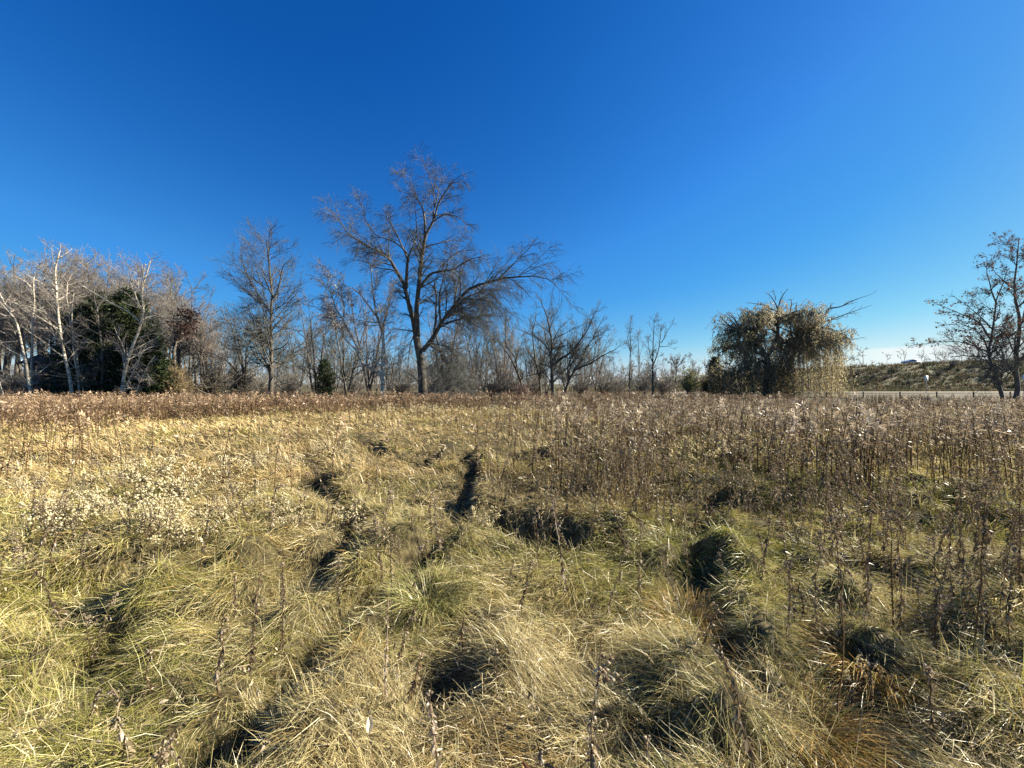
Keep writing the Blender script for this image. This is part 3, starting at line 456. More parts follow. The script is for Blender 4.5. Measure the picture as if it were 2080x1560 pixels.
# ------------------------------------------------------------------ generic bare trees for the woods (several models, copied)
def generic_tree(seed, H, spread, stems, name, mats, label, group, n1=30, n2=8, n3=5, up=.35, tw=.010, t0=.3):
    global rng; keep = rng; rng = np.random.default_rng(seed)
    P = []
    for s in range(stems):
        a = rng.uniform(0, 6.28); lean = rng.uniform(.03, .10) if stems == 1 else rng.uniform(.10, .28); z = np.linspace(-.3, H * rng.uniform(.85, 1), 12)
        off = np.outer(z / H, [math.cos(a), math.sin(a)]) * H * lean + np.cumsum(rng.normal(size=(12, 2)) * .05 * H / 12, 0); P.append(np.column_stack([off, z]))
    P = np.array(P); R = np.tile((H * .016 * (1 if stems == 1 else .7)) * np.linspace(1, .12, 12), (len(P), 1))
    b1 = grow(P, R, n1, t0, .99, 42, 12, spread, 6, up, .11, .5, .025, .9, .6); b2 = grow(*b1, n2, .15, 1, 38, 13, .5, 4, up * .6, .1, .55, tw * 1.4, .5, .5); tws = [(*b2, 3)]
    if n3: b3 = grow(*b2, n3, .1, 1, 36, 13, .6, 2, .1, .1, .6, tw, .4, .5); tws.append((*b3, 3))
    e = finish_tree(name, (0, 0, 0), [[(P, R, 6)], [(*b1, 3)], tws], mats, label, group); rng = keep; return e
used = {}
def place(proto, x, y, s, rz, label=None, group=None, sz=None):
    if proto.name not in used: used[proto.name] = 1; o = proto
    else: o = copy_tree(proto)
    o.location = (x, y, 0); o.rotation_euler = (0, 0, rz); o.scale = (s, s, sz or s)
    if label: o['label'] = label
    if group: o['group'] = group
    return o
GW = 'bare trees of the wood at the left'
RD = (MT['bark_grey'], MT['twig_grey'], MT['twig_red'])
protos = [generic_tree(101 + i, 14, .36, 1 if i != 2 else 2, 'bare_tree', RD if i % 2 == 0 else GR, 'slim bare tree in the dense grey wood behind the left birches', GW, t0=(.22 if i == 3 else .35)) for i in range(4)]
lr = np.random.default_rng(55); k = 0
for px in np.linspace(-175, 430, 60):
    D = lr.uniform(46, 66); p = px + lr.uniform(-12, 12); ytop = np.interp(p, [-160, 0, 100, 180, 240, 300, 340, 400, 430], [540, 545, 500, 508, 515, 530, 545, 590, 610]) + lr.uniform(-4, 26)
    H = gz(ytop, D); place(protos[k % 4], gx(p, D), D, H / 14.6, lr.uniform(0, 6.28), sz=H / 14.6); k += 1
mid = [generic_tree(140 + i, 9, .40, 3, 'bare_tree', RD if i else GD, '', '', n1=18, n2=6, n3=4, t0=.15, up=.5) for i in range(2)]
place(mid[0], gx(702, 47), 47, .95 * gz(575, 47) / 9, .4, 'many-stemmed upright bare tree right behind the small dark juniper', None)
place(mid[1], gx(905, 50), 50, gz(610, 50) / 9, 1.0, 'bare tree half hidden behind the right side of the tallest tree', None)
for j, (px, D, yt, lab) in enumerate([(640, 56, 600, 'thin bare tree in the gap left of the juniper'), (750, 58, 560, 'greyish bare tree directly behind the bent birch'), (970, 52, 640, 'bare tree below the long right limb of the tallest tree'),
        (1020, 56, 630, 'bare tree between the tallest tree and the small reddish shrub'), (1190, 60, 660, 'bare tree behind the fanning tree'), (430, 58, 620, 'pale bare tree behind the wide low-splitting tree'), (380, 50, 570, 'bare tree with grey trunk at the right end of the left wood'), (1090, 62, 650, 'bare tree behind the slender dark tree')]):
    place(mid[j % 2], gx(px, D), D, gz(yt, D) / 9.2, lr.uniform(0, 6.28), lab, None)

for j in range(30):
    px = ([560, 610, 680, 730, 790, 830, 880, 930, 985, 1035, 1075, 1110, 1150, 1210, 1240, 460, 500, 1265, 1310, 1360, 1400, 1010] + [585, 645, 705, 765, 805, 855, 905, 955, 1000, 1050, 1095, 1130, 1180, 530])[j]; D = lr.uniform(58, 80); yt = lr.uniform(628, 725) if px < 1230 else lr.uniform(715, 740)
    place(mid[j % 2], gx(px, D), D, gz(yt, D) / 9.2, lr.uniform(0, 6.28), 'small grey bare tree in the row behind the nearer trees', 'background row of bare trees')
# a clump of dark dead leaves held in the top of one tree of the left wood
D = 43; t = obj('leafy_oak_tree', None, None, label='bare tree holding a clump of dark maroon leaves, right of the left wood', cat='tree', loc=(gx(350, D), D, 0))
Pm = np.array([catmull([(0, 0, -.3), (.2, 0, 3), (.1, .2, 6), (1.2, .2, 8.2), (2.0, 0, 9.6)], 12), catmull([(.1, .2, 5.5), (0, .3, 8), (-.4, .4, 11)], 12)]); Rm = np.tile(np.linspace(.26, .04, 12), (2, 1)) * np.array([[1], [.5]])
m1_ = grow(Pm, Rm, 22, .4, 1, 50, 14, .28, 6, .2, .12, .5, .02, .8); m2_ = grow(*m1_, 6, .1, 1, 42, 14, .5, 4, .1, .1, .6, .012, .4)
obj('trunk', make_mesh('maroon_trunk', *tubes(Pm, Rm, 7), smooth=True), MT['bark_grey'], t); obj('branches', make_mesh('maroon_br', *merge([tubes(*m1_, 3), tubes(*m2_, 3)])), MT['twig_grey'], t)
sel = m2_[0][(m2_[0][:, -1, 2] > 7.0) & (m2_[0][:, -1, 0] > .5)]
obj('leaves', make_mesh('maroon_leaves', *leaves_at(sel, 1000, .24, [(.07, .04, .034), (.10, .058, .046), (.055, .034, .028)], .30, 31)), MT['leaf'], t)

# ------------------------------------------------------------------ evergreens
def evergreen(name, x, y, H, W, seed, label, n=15000, cols=((.034, .048, .024), (.055, .075, .034), (.09, .105, .048), (.02, .03, .015)), group=None, blunt=.55, s=.25, low=.02):
    r = np.random.default_rng(seed); e = obj(name, None, None, label=label, cat='tree', group=group, loc=(x, y, 0))
    tp = np.array([catmull([(0, 0, -.3), (.05, 0, H * .4), (0, .05, H * .97)], 10)]); tr = np.linspace(.03 * H, .02, 10)[None]
    obj('trunk', make_mesh(name + '_trunk', *tubes(tp, tr * .8, 7), smooth=True), MT['bark_dark'], e)
    nb = int(90 + H * 22); z = H * (low + (1 - low) * r.random(nb) ** 1.1); a = r.uniform(0, 6.28, nb); prof = W / 2 * np.clip(1 - (z / H) ** 1.6, 0, 1) ** blunt * r.uniform(.6, 1.12, nb)
    B = np.zeros((nb, 5, 3)); tt = np.linspace(0, 1, 5)[None]; B[:, :, 0] = np.cos(a)[:, None] * prof[:, None] * tt; B[:, :, 1] = np.sin(a)[:, None] * prof[:, None] * tt; B[:, :, 2] = z[:, None] + prof[:, None] * (.30 * tt ** 1.5) - .08 * prof[:, None] * tt
    obj('branches', make_mesh(name + '_branches', *tubes(B, np.full((nb, 5), .02) * np.linspace(1.3, .4, 5)[None], 3)), MT['bark_dark'], e)
    obj('foliage', make_mesh(name + '_foliage', *leaves_at(B, int(n * 1.4), s * 1.25, cols, .15 * W / 6, seed + 1, droop=-.6, t0=.2, asp=.14)), MT['needle'], e); return e
evergreen('evergreen_tree', gx(205, 37.5), 37.5, gz(605, 37.5), 7.2, 61, 'dark green evergreen behind the slim grey trunk, left half of the dark mass', 17000)
evergreen('evergreen_tree', gx(258, 36), 36, gz(595, 36), 6.6, 62, 'tallest dark evergreen, behind the thickest white birch', 17000)
evergreen('evergreen_tree', gx(300, 35), 35, gz(680, 35), 4.8, 63, 'lower dark evergreen at the right end of the evergreen mass', 11000)
evergreen('evergreen_tree', gx(165, 39), 39, gz(635, 39), 5.0, 64, 'dark evergreen beside the shed, left end of the evergreen mass', 9000)
evergreen('juniper_shrub', gx(660, 38), 38, gz(733, 38), 2.5, 65, 'small round dark juniper left of the bent birch', 5200, blunt=.45, s=.13, low=.12)
evergreen('evergreen_shrub', gx(1452, 55), 55, gz(728, 55), 3.4, 66, 'dark leafy shrub tucked under the left side of the willow', 5200, cols=((.022, .032, .016), (.035, .045, .022), (.055, .06, .03)), blunt=.4, s=.2)

# ------------------------------------------------------------------ shrubs
def shrub(name, x, y, H, W, seed, mat, label, n=26, leaves=None, group=None, tw=.011, up=.2):
    global rng; keep = rng; rng = np.random.default_rng(seed)
    a = rng.uniform(0, 6.28, n); l = rng.uniform(.2, 1, n) * W / 2; P = np.zeros((n, 7, 3)); tt = np.linspace(0, 1, 7)[None]
    P[:, :, 0] = np.cos(a)[:, None] * l[:, None] * tt ** 1.3; P[:, :, 1] = np.sin(a)[:, None] * l[:, None] * tt ** 1.3; P[:, :, 2] = -.1 + (H * (1 - .55 * (l / (W / 2)) ** 2) * rng.uniform(.7, 1.05, n))[:, None] * tt ** .8
    P += np.cumsum(rng.normal(size=P.shape) * .04 * H / 6, 1); R = np.tile(np.linspace(.03, .012, 7), (n, 1)) * (H / 3 + .4)
    b = grow(P, R, 9, .1, 1, 42, 15, .40, 4, up, .12, .6, tw * 1.3, .3, .4); c = grow(*b, 5, .1, 1, 40, 15, .6, 2, 0, .12, .6, tw, .2, .4)
    e = obj(name, None, None, label=label, cat='shrub', group=group, loc=(x, y, 0)); obj('stems', make_mesh(name + '_stems', *merge([tubes(P, R, 4), tubes(*b, 3)])), mat, e); obj('twigs', make_mesh(name + '_twigs', *tubes(*c, 3)), mat, e)
    if leaves: obj('leaves', make_mesh(name + '_leaves', *leaves_at(c[0], leaves[0], leaves[1], leaves[2], .06, seed + 5)), MT['leaf'], e)
    rng = keep; return e
TAN = [(.30, .22, .11), (.36, .28, .15), (.24, .19, .10)]; OLV = [(.13, .12, .055), (.18, .15, .07), (.10, .09, .045)]
shrub('tan_shrub', gx(360, 36), 36, gz(745, 36), 3.6, 71, MT['twig_tan'], 'pale tan shrub right of the dark evergreens', 40, (1500, .10, TAN))
shrub('olive_shrub', gx(430, 39), 39, gz(735, 39), 4.6, 72, MT['twig_grey'], 'olive-brown shrub between the tan shrub and the wide tree', 40, (2300, .12, OLV + TAN[:1]))
shrub('olive_shrub', gx(485, 41), 41, gz(748, 41), 4.0, 73, MT['twig_grey'], 'low brownish shrub at the foot of the wide low-splitting tree', 36, (1700, .11, OLV + [(.20, .10, .05)]))
shrub('red_shrub', gx(1062, 33.5), 33.5, gz(778, 33.5) + .1, 1.9, 74, MT['twig_red2'], 'small reddish-brown twiggy shrub standing in the weeds, middle of the field edge', 34, tw=.008)
shrub('yellow_shrub', gx(1396, 53), 53, gz(752, 53), 3.2, 75, MT['twig_grey'], 'yellow-green leafy shrub left of the willow', 22, (1100, .2, [(.26, .27, .06), (.32, .31, .09), (.20, .21, .06)]))
shrub('yellow_shrub', gx(1430, 56), 56, gz(764, 56), 3.2, 76, MT['twig_grey'], 'low yellowish shrub touching the dark shrub left of the willow', 22, (700, .18, [(.26, .24, .09), (.20, .18, .08)]))
thk = None; tr_ = np.random.default_rng(77)
for px, D, yt in [(905, 42, 738), (950, 44, 742), (1000, 46, 748), (1040, 48, 752), (1085, 49, 750), (1180, 52, 748), (1225, 54, 752), (870, 46, 745), (815, 47, 755), (590, 48, 752), (530, 50, 745), (1255, 56, 757), (1345, 58, 760), (30, 44, 740), (90, 47, 735), (1310, 60, 757), (720, 52, 755), (1500, 58, 770)]:
    if thk is None: thk = shrub('brush_shrub', 0, 0, 3.0, 4.6, 78, MT['twig_grey'], 'grey-brown leafless brush under the bare trees along the tree line', 30, group='brush along the tree line'); place(thk, gx(px, D), D, gz(yt, D) / 3.1, 0)
    else: place(thk, gx(px, D), D, gz(yt, D) / 3.1, tr_.uniform(0, 6.28))

for j, px in enumerate([1705, 1740, 1775, 1800, 1820, 1880, 1905, 1935, 1970, 2005, 2040, 1760, 1845, 1925, 2060, 1990]):
    D = tr_.uniform(101, 111) if j < 11 else tr_.uniform(95, 100); xx = gx(px, D); o = place(thk, xx, D, tr_.uniform(.35, .75) if j < 11 else tr_.uniform(.3, .5), tr_.uniform(0, 6.28), 'low leafless scrub on the slope of the embankment', 'scrub on the embankment'); o.location.z = float(bank_h(np.array(xx), np.array(D)))
# ------------------------------------------------------------------ far wood behind everything, reads as one mass
fr = np.random.default_rng(88); fp = []
sav = rng; rng = fr
for j in range(330):
    px = fr.uniform(-300, 1760) if j < 295 else fr.uniform(1700, 2500); D = fr.uniform(150, 215); H = gz(fr.uniform(732, 758), D) if j < 295 else gz(fr.uniform(722, 738), D + 30); x = gx(px, D); z = np.linspace(0, H, 5)
    P = np.column_stack([x + fr.normal(0, .3, 5), np.full(5, D), z])[None]; R = np.linspace(.25, .05, 5)[None]
    b = grow(P, R, 9, .1, 1, 45, 15, .45, 4, .5, .12, .6, .05, 2, .5); c = grow(*b, 5, .1, 1, 42, 15, .6, 2, .2, .1, .6, .10, 1.4, .4)
    fp += [tubes(P, R, 3), tubes(*b, 3), tubes(*c, 3)]
rng = sav
obj('far_wood', make_mesh('far_wood', *merge(fp)), MT['twig_grey'], kind='stuff', label='distant grey-brown wood along the horizon behind the field', cat='wood')

# ------------------------------------------------------------------ built things in the distance
def part(name, parent, lst, mat): return obj(name, make_mesh(name, *boxes(lst)), mat, parent)
D = 46; sh = obj('shed', None, None, label='dark board shed half hidden behind the left birches', cat='shed', loc=(gx(100, D), D, 0)); W_ = 6.0; H_ = gz(722, D)
part('wall', sh, [(0, 1.8, H_ / 2 - .5, W_, 3.4, H_ - 1.0)], MT['boards'])
for q in range(int((H_ - 1.0) / .28)): part('board', sh, [(0, .085, .16 + q * .28, W_ + .04, .03, .25)], MT['boards'])
part('door', sh, [(1.0, .05, 1.1, 1.0, .05, 2.1)], MT['shingle']); part('window', sh, [(-1.5, .055, 1.7, .9, .04, .8)], MT['glass'])
rv = np.array([(-W_ / 2 - .3, -.4, H_ - 1.05), (W_ / 2 + .3, -.4, H_ - 1.05), (W_ / 2 + .3, 1.8, H_ + .15), (-W_ / 2 - .3, 1.8, H_ + .15), (-W_ / 2 - .3, 4, H_ - 1.05), (W_ / 2 + .3, 4, H_ - 1.05)])
rv2 = rv + np.array([0, 0, .14]); obj('roof', make_mesh('roof', np.vstack([rv, rv2]), [(0, 1, 2, 3), (3, 2, 5, 4), (6, 9, 8, 7), (9, 10, 11, 8), (0, 6, 7, 1), (4, 5, 11, 10), (0, 3, 9, 6), (3, 4, 10, 9), (1, 7, 8, 2), (2, 8, 11, 5)]), MT['shingle'], sh)
D = 40; fe = obj('low_fence', None, None, label='low white rail fence glimpsed behind the pale tan shrub', cat='fence', loc=(gx(362, D), D, 0))
for q in range(5): part('post', fe, [(-1.1 + q * .55, 0, .75, .10, .10, 1.5)], MT['white'])
for z in (.95, 1.42): part('rail', fe, [(0, -.07, z, 2.5, .05, .12)], MT['white'])
def road_sign(px, D, z0, z1, w, h, label):
    e = obj('sign', None, None, label=label, cat='sign', loc=(gx(px, D), D, z0)); part('post', e, [(0, 0, (z1 - z0) / 2, .06, .06, z1 - z0)], MT['metal'])
    bm = boxes([(0, -.045, z1 - z0 - h / 2, w, .02, h)]); obj('panel', make_mesh('panel', *bm), MT['white'], e)
road_sign(1881, 70, 0, gz(764, 70), .68, 1.0, 'white rectangular sign on a post at the foot of the embankment, left of the oaks')
road_sign(2080, 60, 0, gz(763, 60), .7, .8, 'white sign partly behind the oak at the right edge')
def small_sign(px, py0, py1, w, label, D=104):
    x = gx(px, D); z = float(bank_h(np.array(x), np.array(float(D)))); road_sign(px, D, z, gz(py0, D), w, abs(py1 - py0) / F * D, label)
small_sign(1198, 767, 777, .45, 'tall narrow white marker on the ramp, right of the fanning tree'); small_sign(1206, 774, 779, .3, 'tiny white marker next to the tall narrow one on the ramp'); small_sign(1220, 776, 781, 1.0, 'small white board on the ramp left of the slim trees')
small_sign(1295, 771, 777, .7, 'small white board on the ramp between the slim trees'); small_sign(1334, 769, 775, 1.1, 'pale board on the ramp just right of the forked slim tree'); small_sign(1036, 776, 782, .8, 'white board glimpsed low behind the reddish shrub', D=110)
# guard rail on the ramp: posts and a rail
gr_ = obj('guard_rail', None, None, label='thin steel guard rail running up the ramp behind the slim trees', cat='rail', loc=(0, 0, 0)); gpts = []
for x in np.arange(16, 64, 4.0):
    y = 110.6 + .05 * (x - 70); z = float(bank_h(np.array(x), np.array(y))); gpts.append((x, y - .1, z + .68)); obj('post', make_mesh('post', *boxes([(x, y, z + .3, .12, .12, 1.0)])), MT['metal'], gr_)
obj('rail', make_mesh('rail', *tubes(np.array([gpts]), np.full((1, len(gpts)), .13), 4)), MT['metal'], gr_)
# cable fence along the track
cf = obj('cable_fence', None, None, label='low dark cable fence along the field edge on the right', cat='fence', loc=(0, 0, 0)); cp = []
for x in np.arange(34, 80, 4.5):
    cp.append((x, 47, .62)); obj('post', make_mesh('post', *boxes([(x, 47.06, .3, .1, .1, .9)])), MT['wire'], cf)
obj('cable', make_mesh('cable', *tubes(np.array([cp]), np.full((1, len(cp)), .025), 4)), MT['wire'], cf)
# silver car on the embankment road
x = gx(1851, 113); y = 113 + .05 * (x - 70) ; D = y; x = gx(1851, D); z = float(bank_h(np.array(x), np.array(y))) + .07
car = obj('car', None, None, label='silver car driving on top of the embankment', cat='car', loc=(x, y, z))
prof = np.array([(-2.2, .35), (-2.25, .75), (-2.05, .95), (-1.2, 1.02), (-.55, 1.42), (.75, 1.45), (1.6, 1.05), (2.15, .95), (2.25, .55), (2.2, .35)])
def extrude(pf, y0, y1):
    n = len(pf); V = np.vstack([np.column_stack([pf[:, 0], np.full(n, y0), pf[:, 1]]), np.column_stack([pf[:, 0], np.full(n, y1), pf[:, 1]])]); i = np.arange(n); j = (i + 1) % n
    tri = [(0, k, k + 1) for k in range(1, n - 1)]; tri += [(n, n + k + 1, n + k) for k in range(1, n - 1)]
    for a, b in zip(i, j): tri += [(a, a + n, b + n), (a, b + n, b)]
    return V, np.array(tri)
obj('body', make_mesh('body', *extrude(prof, -.88, .88)), MT['carpaint'], car)
for s in (-.892, .892): obj('window', make_mesh('window', *extrude(np.array([(-1.1, 1.03), (-.5, 1.36), (.7, 1.39), (1.4, 1.05)]), s - .008, s + .008)), MT['glass'], car)
aw = np.linspace(0, 2 * np.pi, 15)[:-1]
for wx in (-1.4, 1.4):
    for wy in (-.82, .82): obj('wheel', make_mesh('wheel', *extrude(np.column_stack([wx + .33 * np.cos(aw), .33 + .33 * np.sin(aw)]), wy - .1, wy + .1)), MT['tyre'], car)

# ------------------------------------------------------------------ rough grass on the embankment
er = np.random.default_rng(90); m = 9000; x = er.uniform(10, 190, m); y = er.uniform(88, 116, m) + .05 * (x - 70); ok = (np.abs(y - 114.5 - .05 * (x - 70)) > 3.6) & (x < 1.6 * y); x, y = x[ok], y[ok]; m = len(x); z = bank_h(x, y)
def tufts(x, y, z, nb, h, w, cols, r, lean=.5):
    m = len(x); n = m * nb; X = np.repeat(x, nb) + r.normal(0, h * .3, n); Y = np.repeat(y, nb) + r.normal(0, h * .3, n); Z = np.repeat(z, nb) - .05; a = r.uniform(0, 6.28, n); hh = h * r.uniform(.6, 1.3, n); b = r.uniform(0, 6.28, n)
    p0 = np.stack([X, Y, Z], 1); side = np.stack([np.cos(b), np.sin(b), 0 * b], 1) * w; tip = p0 + np.stack([np.cos(a) * hh * lean, np.sin(a) * hh * lean, hh], 1)
    V = np.stack([p0 - side, p0 + side, tip], 1).reshape(-1, 3); q = np.arange(n * 3).reshape(n, 3); pal = np.array(cols); ci = r.integers(0, len(pal), m); col = np.repeat(np.repeat(pal[ci], nb, 0) * r.uniform(.75, 1.25, (n, 1)), 3, 0); return V, q, col
obj('bank_grass', make_mesh('bank_grass', *tufts(x, y, z, 6, .85, .10, [(.055, .065, .025), (.09, .09, .035), (.17, .135, .07), (.22, .16, .10)], er)), MT['grass'], kind='stuff', label='rough green and tan grass covering the embankment', cat='grass')

# ------------------------------------------------------------------ zones of the field
def dfar(u): return np.interp(u, [-1.5, -1.33, -.95, -.56, -.05, 0], [12.5, 13.0, 15.5, 20, 22.5, 22.5])
def weed_density(x, y):
    """standing goldenrod, plants per square metre relative to the thick stand"""
    D = np.maximum(y, .3); u = x / D; n = fbm(x * .35, y * .35, 31); n2 = fbm(x * .9, y * .9, 33)
    far = sst(0, 2.5, D - dfar(u) + 3 * (n - .5))
    edge = -.13 + .22 * (n2 - .5) + .16 * (n - .5) + .05 * sst(9, 20, D); nearD = 3.5 + 1.5 * (n - .5) - .4 * sst(.7, 1.2, u)
    right = sst(0, .20, u - edge) * sst(-.4, 2.6, D - nearD) * (.25 + .75 * sst(.34, .56, n2)) * (.22 + .78 * sst(-.1, .42, u))
    gold = np.exp(-((u - .22) / .18) ** 2 - ((D - 17) / 3.2) ** 2); right = right * (1 - .6 * gold)
    left = .40 * sst(-.95, -1.25, u) * sst(5, 8, D) * sst(.35, .6, n2)
    sp = .035 * sst(1.6, 3, D) + .10 * sst(.45, .9, u) * sst(1.7, 2.4, D)
    return np.clip(np.maximum(np.maximum(far, right), np.maximum(left, sp)), 0, 1)
def wedge(n, d0, d1, p, r, marg=1.5):
    """random ground points over the part of the field that can be seen, density ~ distance^-p"""
    e = 2 - p; D = (r.uniform(0, 1, n) * (d1 ** e - d0 ** e) + d0 ** e) ** (1 / e); u = r.uniform(-1.42, 1.42, n); x = u * D
    if not marg: return x, D
    m = int(n * .18); e = 1 - p; t = r.uniform(0, 1, m)      # a strip on either side, for a step sideways
    D2 = (t * (d1 ** e - d0 ** e) + d0 ** e) ** (1 / e) if abs(e) > .02 else d0 * (d1 / d0) ** t
    x2 = (1.42 * D2 + r.uniform(0, 2.6, m)) * np.where(r.random(m) < .5, -1, 1); k = r.permutation(n + m); return np.concatenate([x, x2])[k], np.concatenate([D, D2])[k]

# ------------------------------------------------------------------ long grass
def flow_angle(x, y):
    base = math.radians(222) + 2.6 * (fbm(x * .6 + 5, y * .6, 41) - .5) + 2.2 * (vnoise(x * 1.9, y * 1.9, 43) - .5); return base
def grass_cols(x, y, n, r):
    D = y; u = x / np.maximum(D, .4); n1 = fbm(x * .55, y * .55, 51); n2 = fbm(x * 1.6, y * 1.6, 53); n3 = vnoise(x * .9, y * .9, 55)
    gold = sst(3.6, 7.0, D) * sst(.35, .02, u) ; green = np.clip(.28 + 1.6 * (n1 - .5) + .9 * (n2 - .5) + .22 * sst(-.1, .5, u) - .42 * gold, 0, 1)
    straw = np.array([.59, .475, .195]); pale = np.array([.74, .655, .35]); grn = np.array([.25, .25, .05]); orange = np.array([.47, .315, .10]); gld = np.array([.58, .425, .19])
    k = r.random(n)[:, None]; a = straw + (pale - straw) * (r.random(n)[:, None] ** 1.3); a = np.where(r.random((n, 1)) < .15 + .3 * (n3[:, None] > .72), orange * r.uniform(.8, 1.1, (n, 1)), a)
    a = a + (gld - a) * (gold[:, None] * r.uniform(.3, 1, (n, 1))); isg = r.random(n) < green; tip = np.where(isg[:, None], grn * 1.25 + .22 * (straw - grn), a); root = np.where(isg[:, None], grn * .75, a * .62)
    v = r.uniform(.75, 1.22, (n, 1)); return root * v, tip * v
def grass(name, n, d0, d1, p, S, lrange, wbase, seed, e0=(35, 80), bend=(70, 125), jit=.5, flowk=1.0, dens=None, label='', wf=2.6, tuft=12):
    r = np.random.default_rng(seed); x, y = wedge(n, d0, d1, p, r); n = len(x); keep = r.random(n) > .45 * pitness(x, y)
    if dens is not None: keep &= r.random(n) < dens(x, y)
    x, y = x[keep], y[keep]; T = tuft; x = np.repeat(x[::T], T); y = np.repeat(y[::T], T); n = len(x); sp_ = .030 * np.maximum(1, y / 3); tj = [np.repeat(r.normal(0, 1, n // T), T) for _ in range(3)]
    x = x + r.normal(0, 1, n) * sp_; y = y + r.normal(0, 1, n) * sp_; dist = np.hypot(x, y); e = .05; h0 = hgt(x, y); gxx = (hgt(x + e, y) - h0) / e; gyy = (hgt(x, y + e) - h0) / e
    fa = flow_angle(x, y); jt = jit * np.where(r.random(n) < .22, 3.2, 1); dx = np.cos(fa) * flowk - gxx * 1.1 + r.normal(0, 1, n) * jt + tj[0] * .42; dy = np.sin(fa) * flowk - gyy * 1.1 + r.normal(0, 1, n) * jt + tj[1] * .42; dn = np.hypot(dx, dy) + 1e-6; dx /= dn; dy /= dn
    lp = .75 + .55 * fbm(x * .8, y * .8, 61); L = r.uniform(*lrange, n) * lp * (1 - .55 * np.clip(pitness(x + dx * .12, y + dy * .12) * 1.3, 0, 1)); el = np.radians(np.clip(r.uniform(*e0, n) + tj[2] * 14, 0, 95)); bd = np.radians(r.uniform(*bend, n)); wd = wbase * np.maximum(1, dist / wf) * r.uniform(.6, 1.3, n)
    Pn = np.empty((n, S + 1, 3)); Pn[:, 0] = np.stack([x, y, h0 - .015], 1); tw = r.normal(0, .25, n)
    for i in range(1, S + 1):
        a = el - bd * (i - .5) / S; c = np.cos(a) * L / S; ddx = dx * math.cos(.0) - dy * tw * i / S; ddy = dy + dx * tw * i / S
        Pn[:, i, 0] = Pn[:, i - 1, 0] + ddx * c; Pn[:, i, 1] = Pn[:, i - 1, 1] + ddy * c; Pn[:, i, 2] = Pn[:, i - 1, 2] + np.sin(a) * L / S
    hh = hgt(Pn[:, 1:, 0].ravel(), Pn[:, 1:, 1].ravel()).reshape(n, S); Pn[:, 1:, 2] = np.maximum(Pn[:, 1:, 2], hh + .012 + .05 * r.random((n, 1)) * np.linspace(.4, 1, S)[None])
    rot = r.normal(0, .7, n); side = np.stack([-dy * np.cos(rot), dx * np.cos(rot), np.sin(rot)], 1); prof = np.array([.8, 1, .9, .65, .4, .2][:S] + [.1]) if S < 6 else np.linspace(1, .1, S + 1)
    Wd = (wd / 2)[:, None, None] * prof[None, :, None] * side[:, None]; V = np.stack([Pn - Wd, Pn + Wd], 2).reshape(-1, 3)
    b = (np.arange(n)[:, None] * (S + 1) + np.arange(S)[None]).reshape(-1, 1) * 2; q = np.concatenate([b, b + 1, b + 3, b + 2], 1)
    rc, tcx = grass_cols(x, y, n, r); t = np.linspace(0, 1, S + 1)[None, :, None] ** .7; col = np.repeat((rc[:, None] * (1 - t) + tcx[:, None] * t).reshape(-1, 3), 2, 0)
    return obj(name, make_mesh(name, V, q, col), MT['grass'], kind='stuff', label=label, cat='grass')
grass('long_grass', 112000, .45, 3.2, .9, 2, (.10, .27), .0022, 201, e0=(3, 48), bend=(25, 80), jit=.27, label='matted long straw and green grass of the near foreground tussocks')
grass('matted_grass', 104000, 2.9, 7.5, 1.3, 2, (.11, .28), .0025, 204, e0=(6, 58), bend=(30, 85), jit=.30, label='matted tufts of straw-coloured grass beyond the nearest tussocks')
grass('upright_grass', 13000, .5, 7.0, 1.0, 2, (.13, .34), .0024, 202, e0=(50, 92), bend=(10, 75), jit=1.0, flowk=.5, label='loose upright grass blades among the tussocks', tuft=3)
grass('meadow_grass', 98000, 6.2, 26, 1.42, 2, (.16, .36), .0030, 203, e0=(25, 85), bend=(25, 90), jit=.4, flowk=.9, dens=lambda x, y: 1 - .4 * weed_density(x, y), label='golden dry meadow grass between the foreground and the brown weeds', wf=2.3)

# distinct orange tussocks
def tussock(px, py, R_, H_, cols, seed, label, n=900):
    r = np.random.default_rng(seed); x, y = ground_at(px, py, .1); z = float(hgt(np.array([x]), np.array([y]))[0]); a = r.uniform(0, 6.28, n); rr = R_ * np.sqrt(r.random(n)) * .45; L = H_ * r.uniform(.6, 1.2, n); el = np.radians(r.uniform(58, 92, n)); S = 4; P = np.empty((n, S + 1, 3))
    P[:, 0] = np.stack([np.cos(a) * rr, np.sin(a) * rr, -.05 + 0 * a], 1); d = a + r.normal(0, .5, n)
    for i in range(1, S + 1):
        e = el - np.radians(r.uniform(18, 32, n)) * i * .8; P[:, i] = P[:, i - 1] + np.stack([np.cos(d) * np.cos(e), np.sin(d) * np.cos(e), np.sin(e)], 1) * (L / S)[:, None]
    side = np.stack([-np.sin(d), np.cos(d), r.normal(0, .4, n)], 1); prof = np.array([.8, 1, .8, .5, .1]); Wd = .0022 * prof[None, :, None] * side[:, None]; V = np.stack([P - Wd, P + Wd], 2).reshape(-1, 3)
    b = (np.arange(n)[:, None] * (S + 1) + np.arange(S)[None]).reshape(-1, 1) * 2; q = np.concatenate([b, b + 1, b + 3, b + 2], 1); pal = np.array(cols); col = np.repeat(pal[r.integers(0, len(pal), n)] * r.uniform(.7, 1.2, (n, 1)), (S + 1) * 2, 0)
    obj('grass_tussock', make_mesh('grass_tussock', V, q, col), MT['grass'], label=label, cat='grass tussock', loc=(x, y, z))
OR = [(.42, .26, .07), (.50, .33, .11), (.34, .20, .05), (.30, .26, .07)]
tussock(1775, 1375, .34, .36, OR, 301, 'upright orange grass tussock right of the dark hollow, lower right'); tussock(1630, 1480, .3, .34, OR, 302, 'orange grass tussock near the bottom edge, lower right')
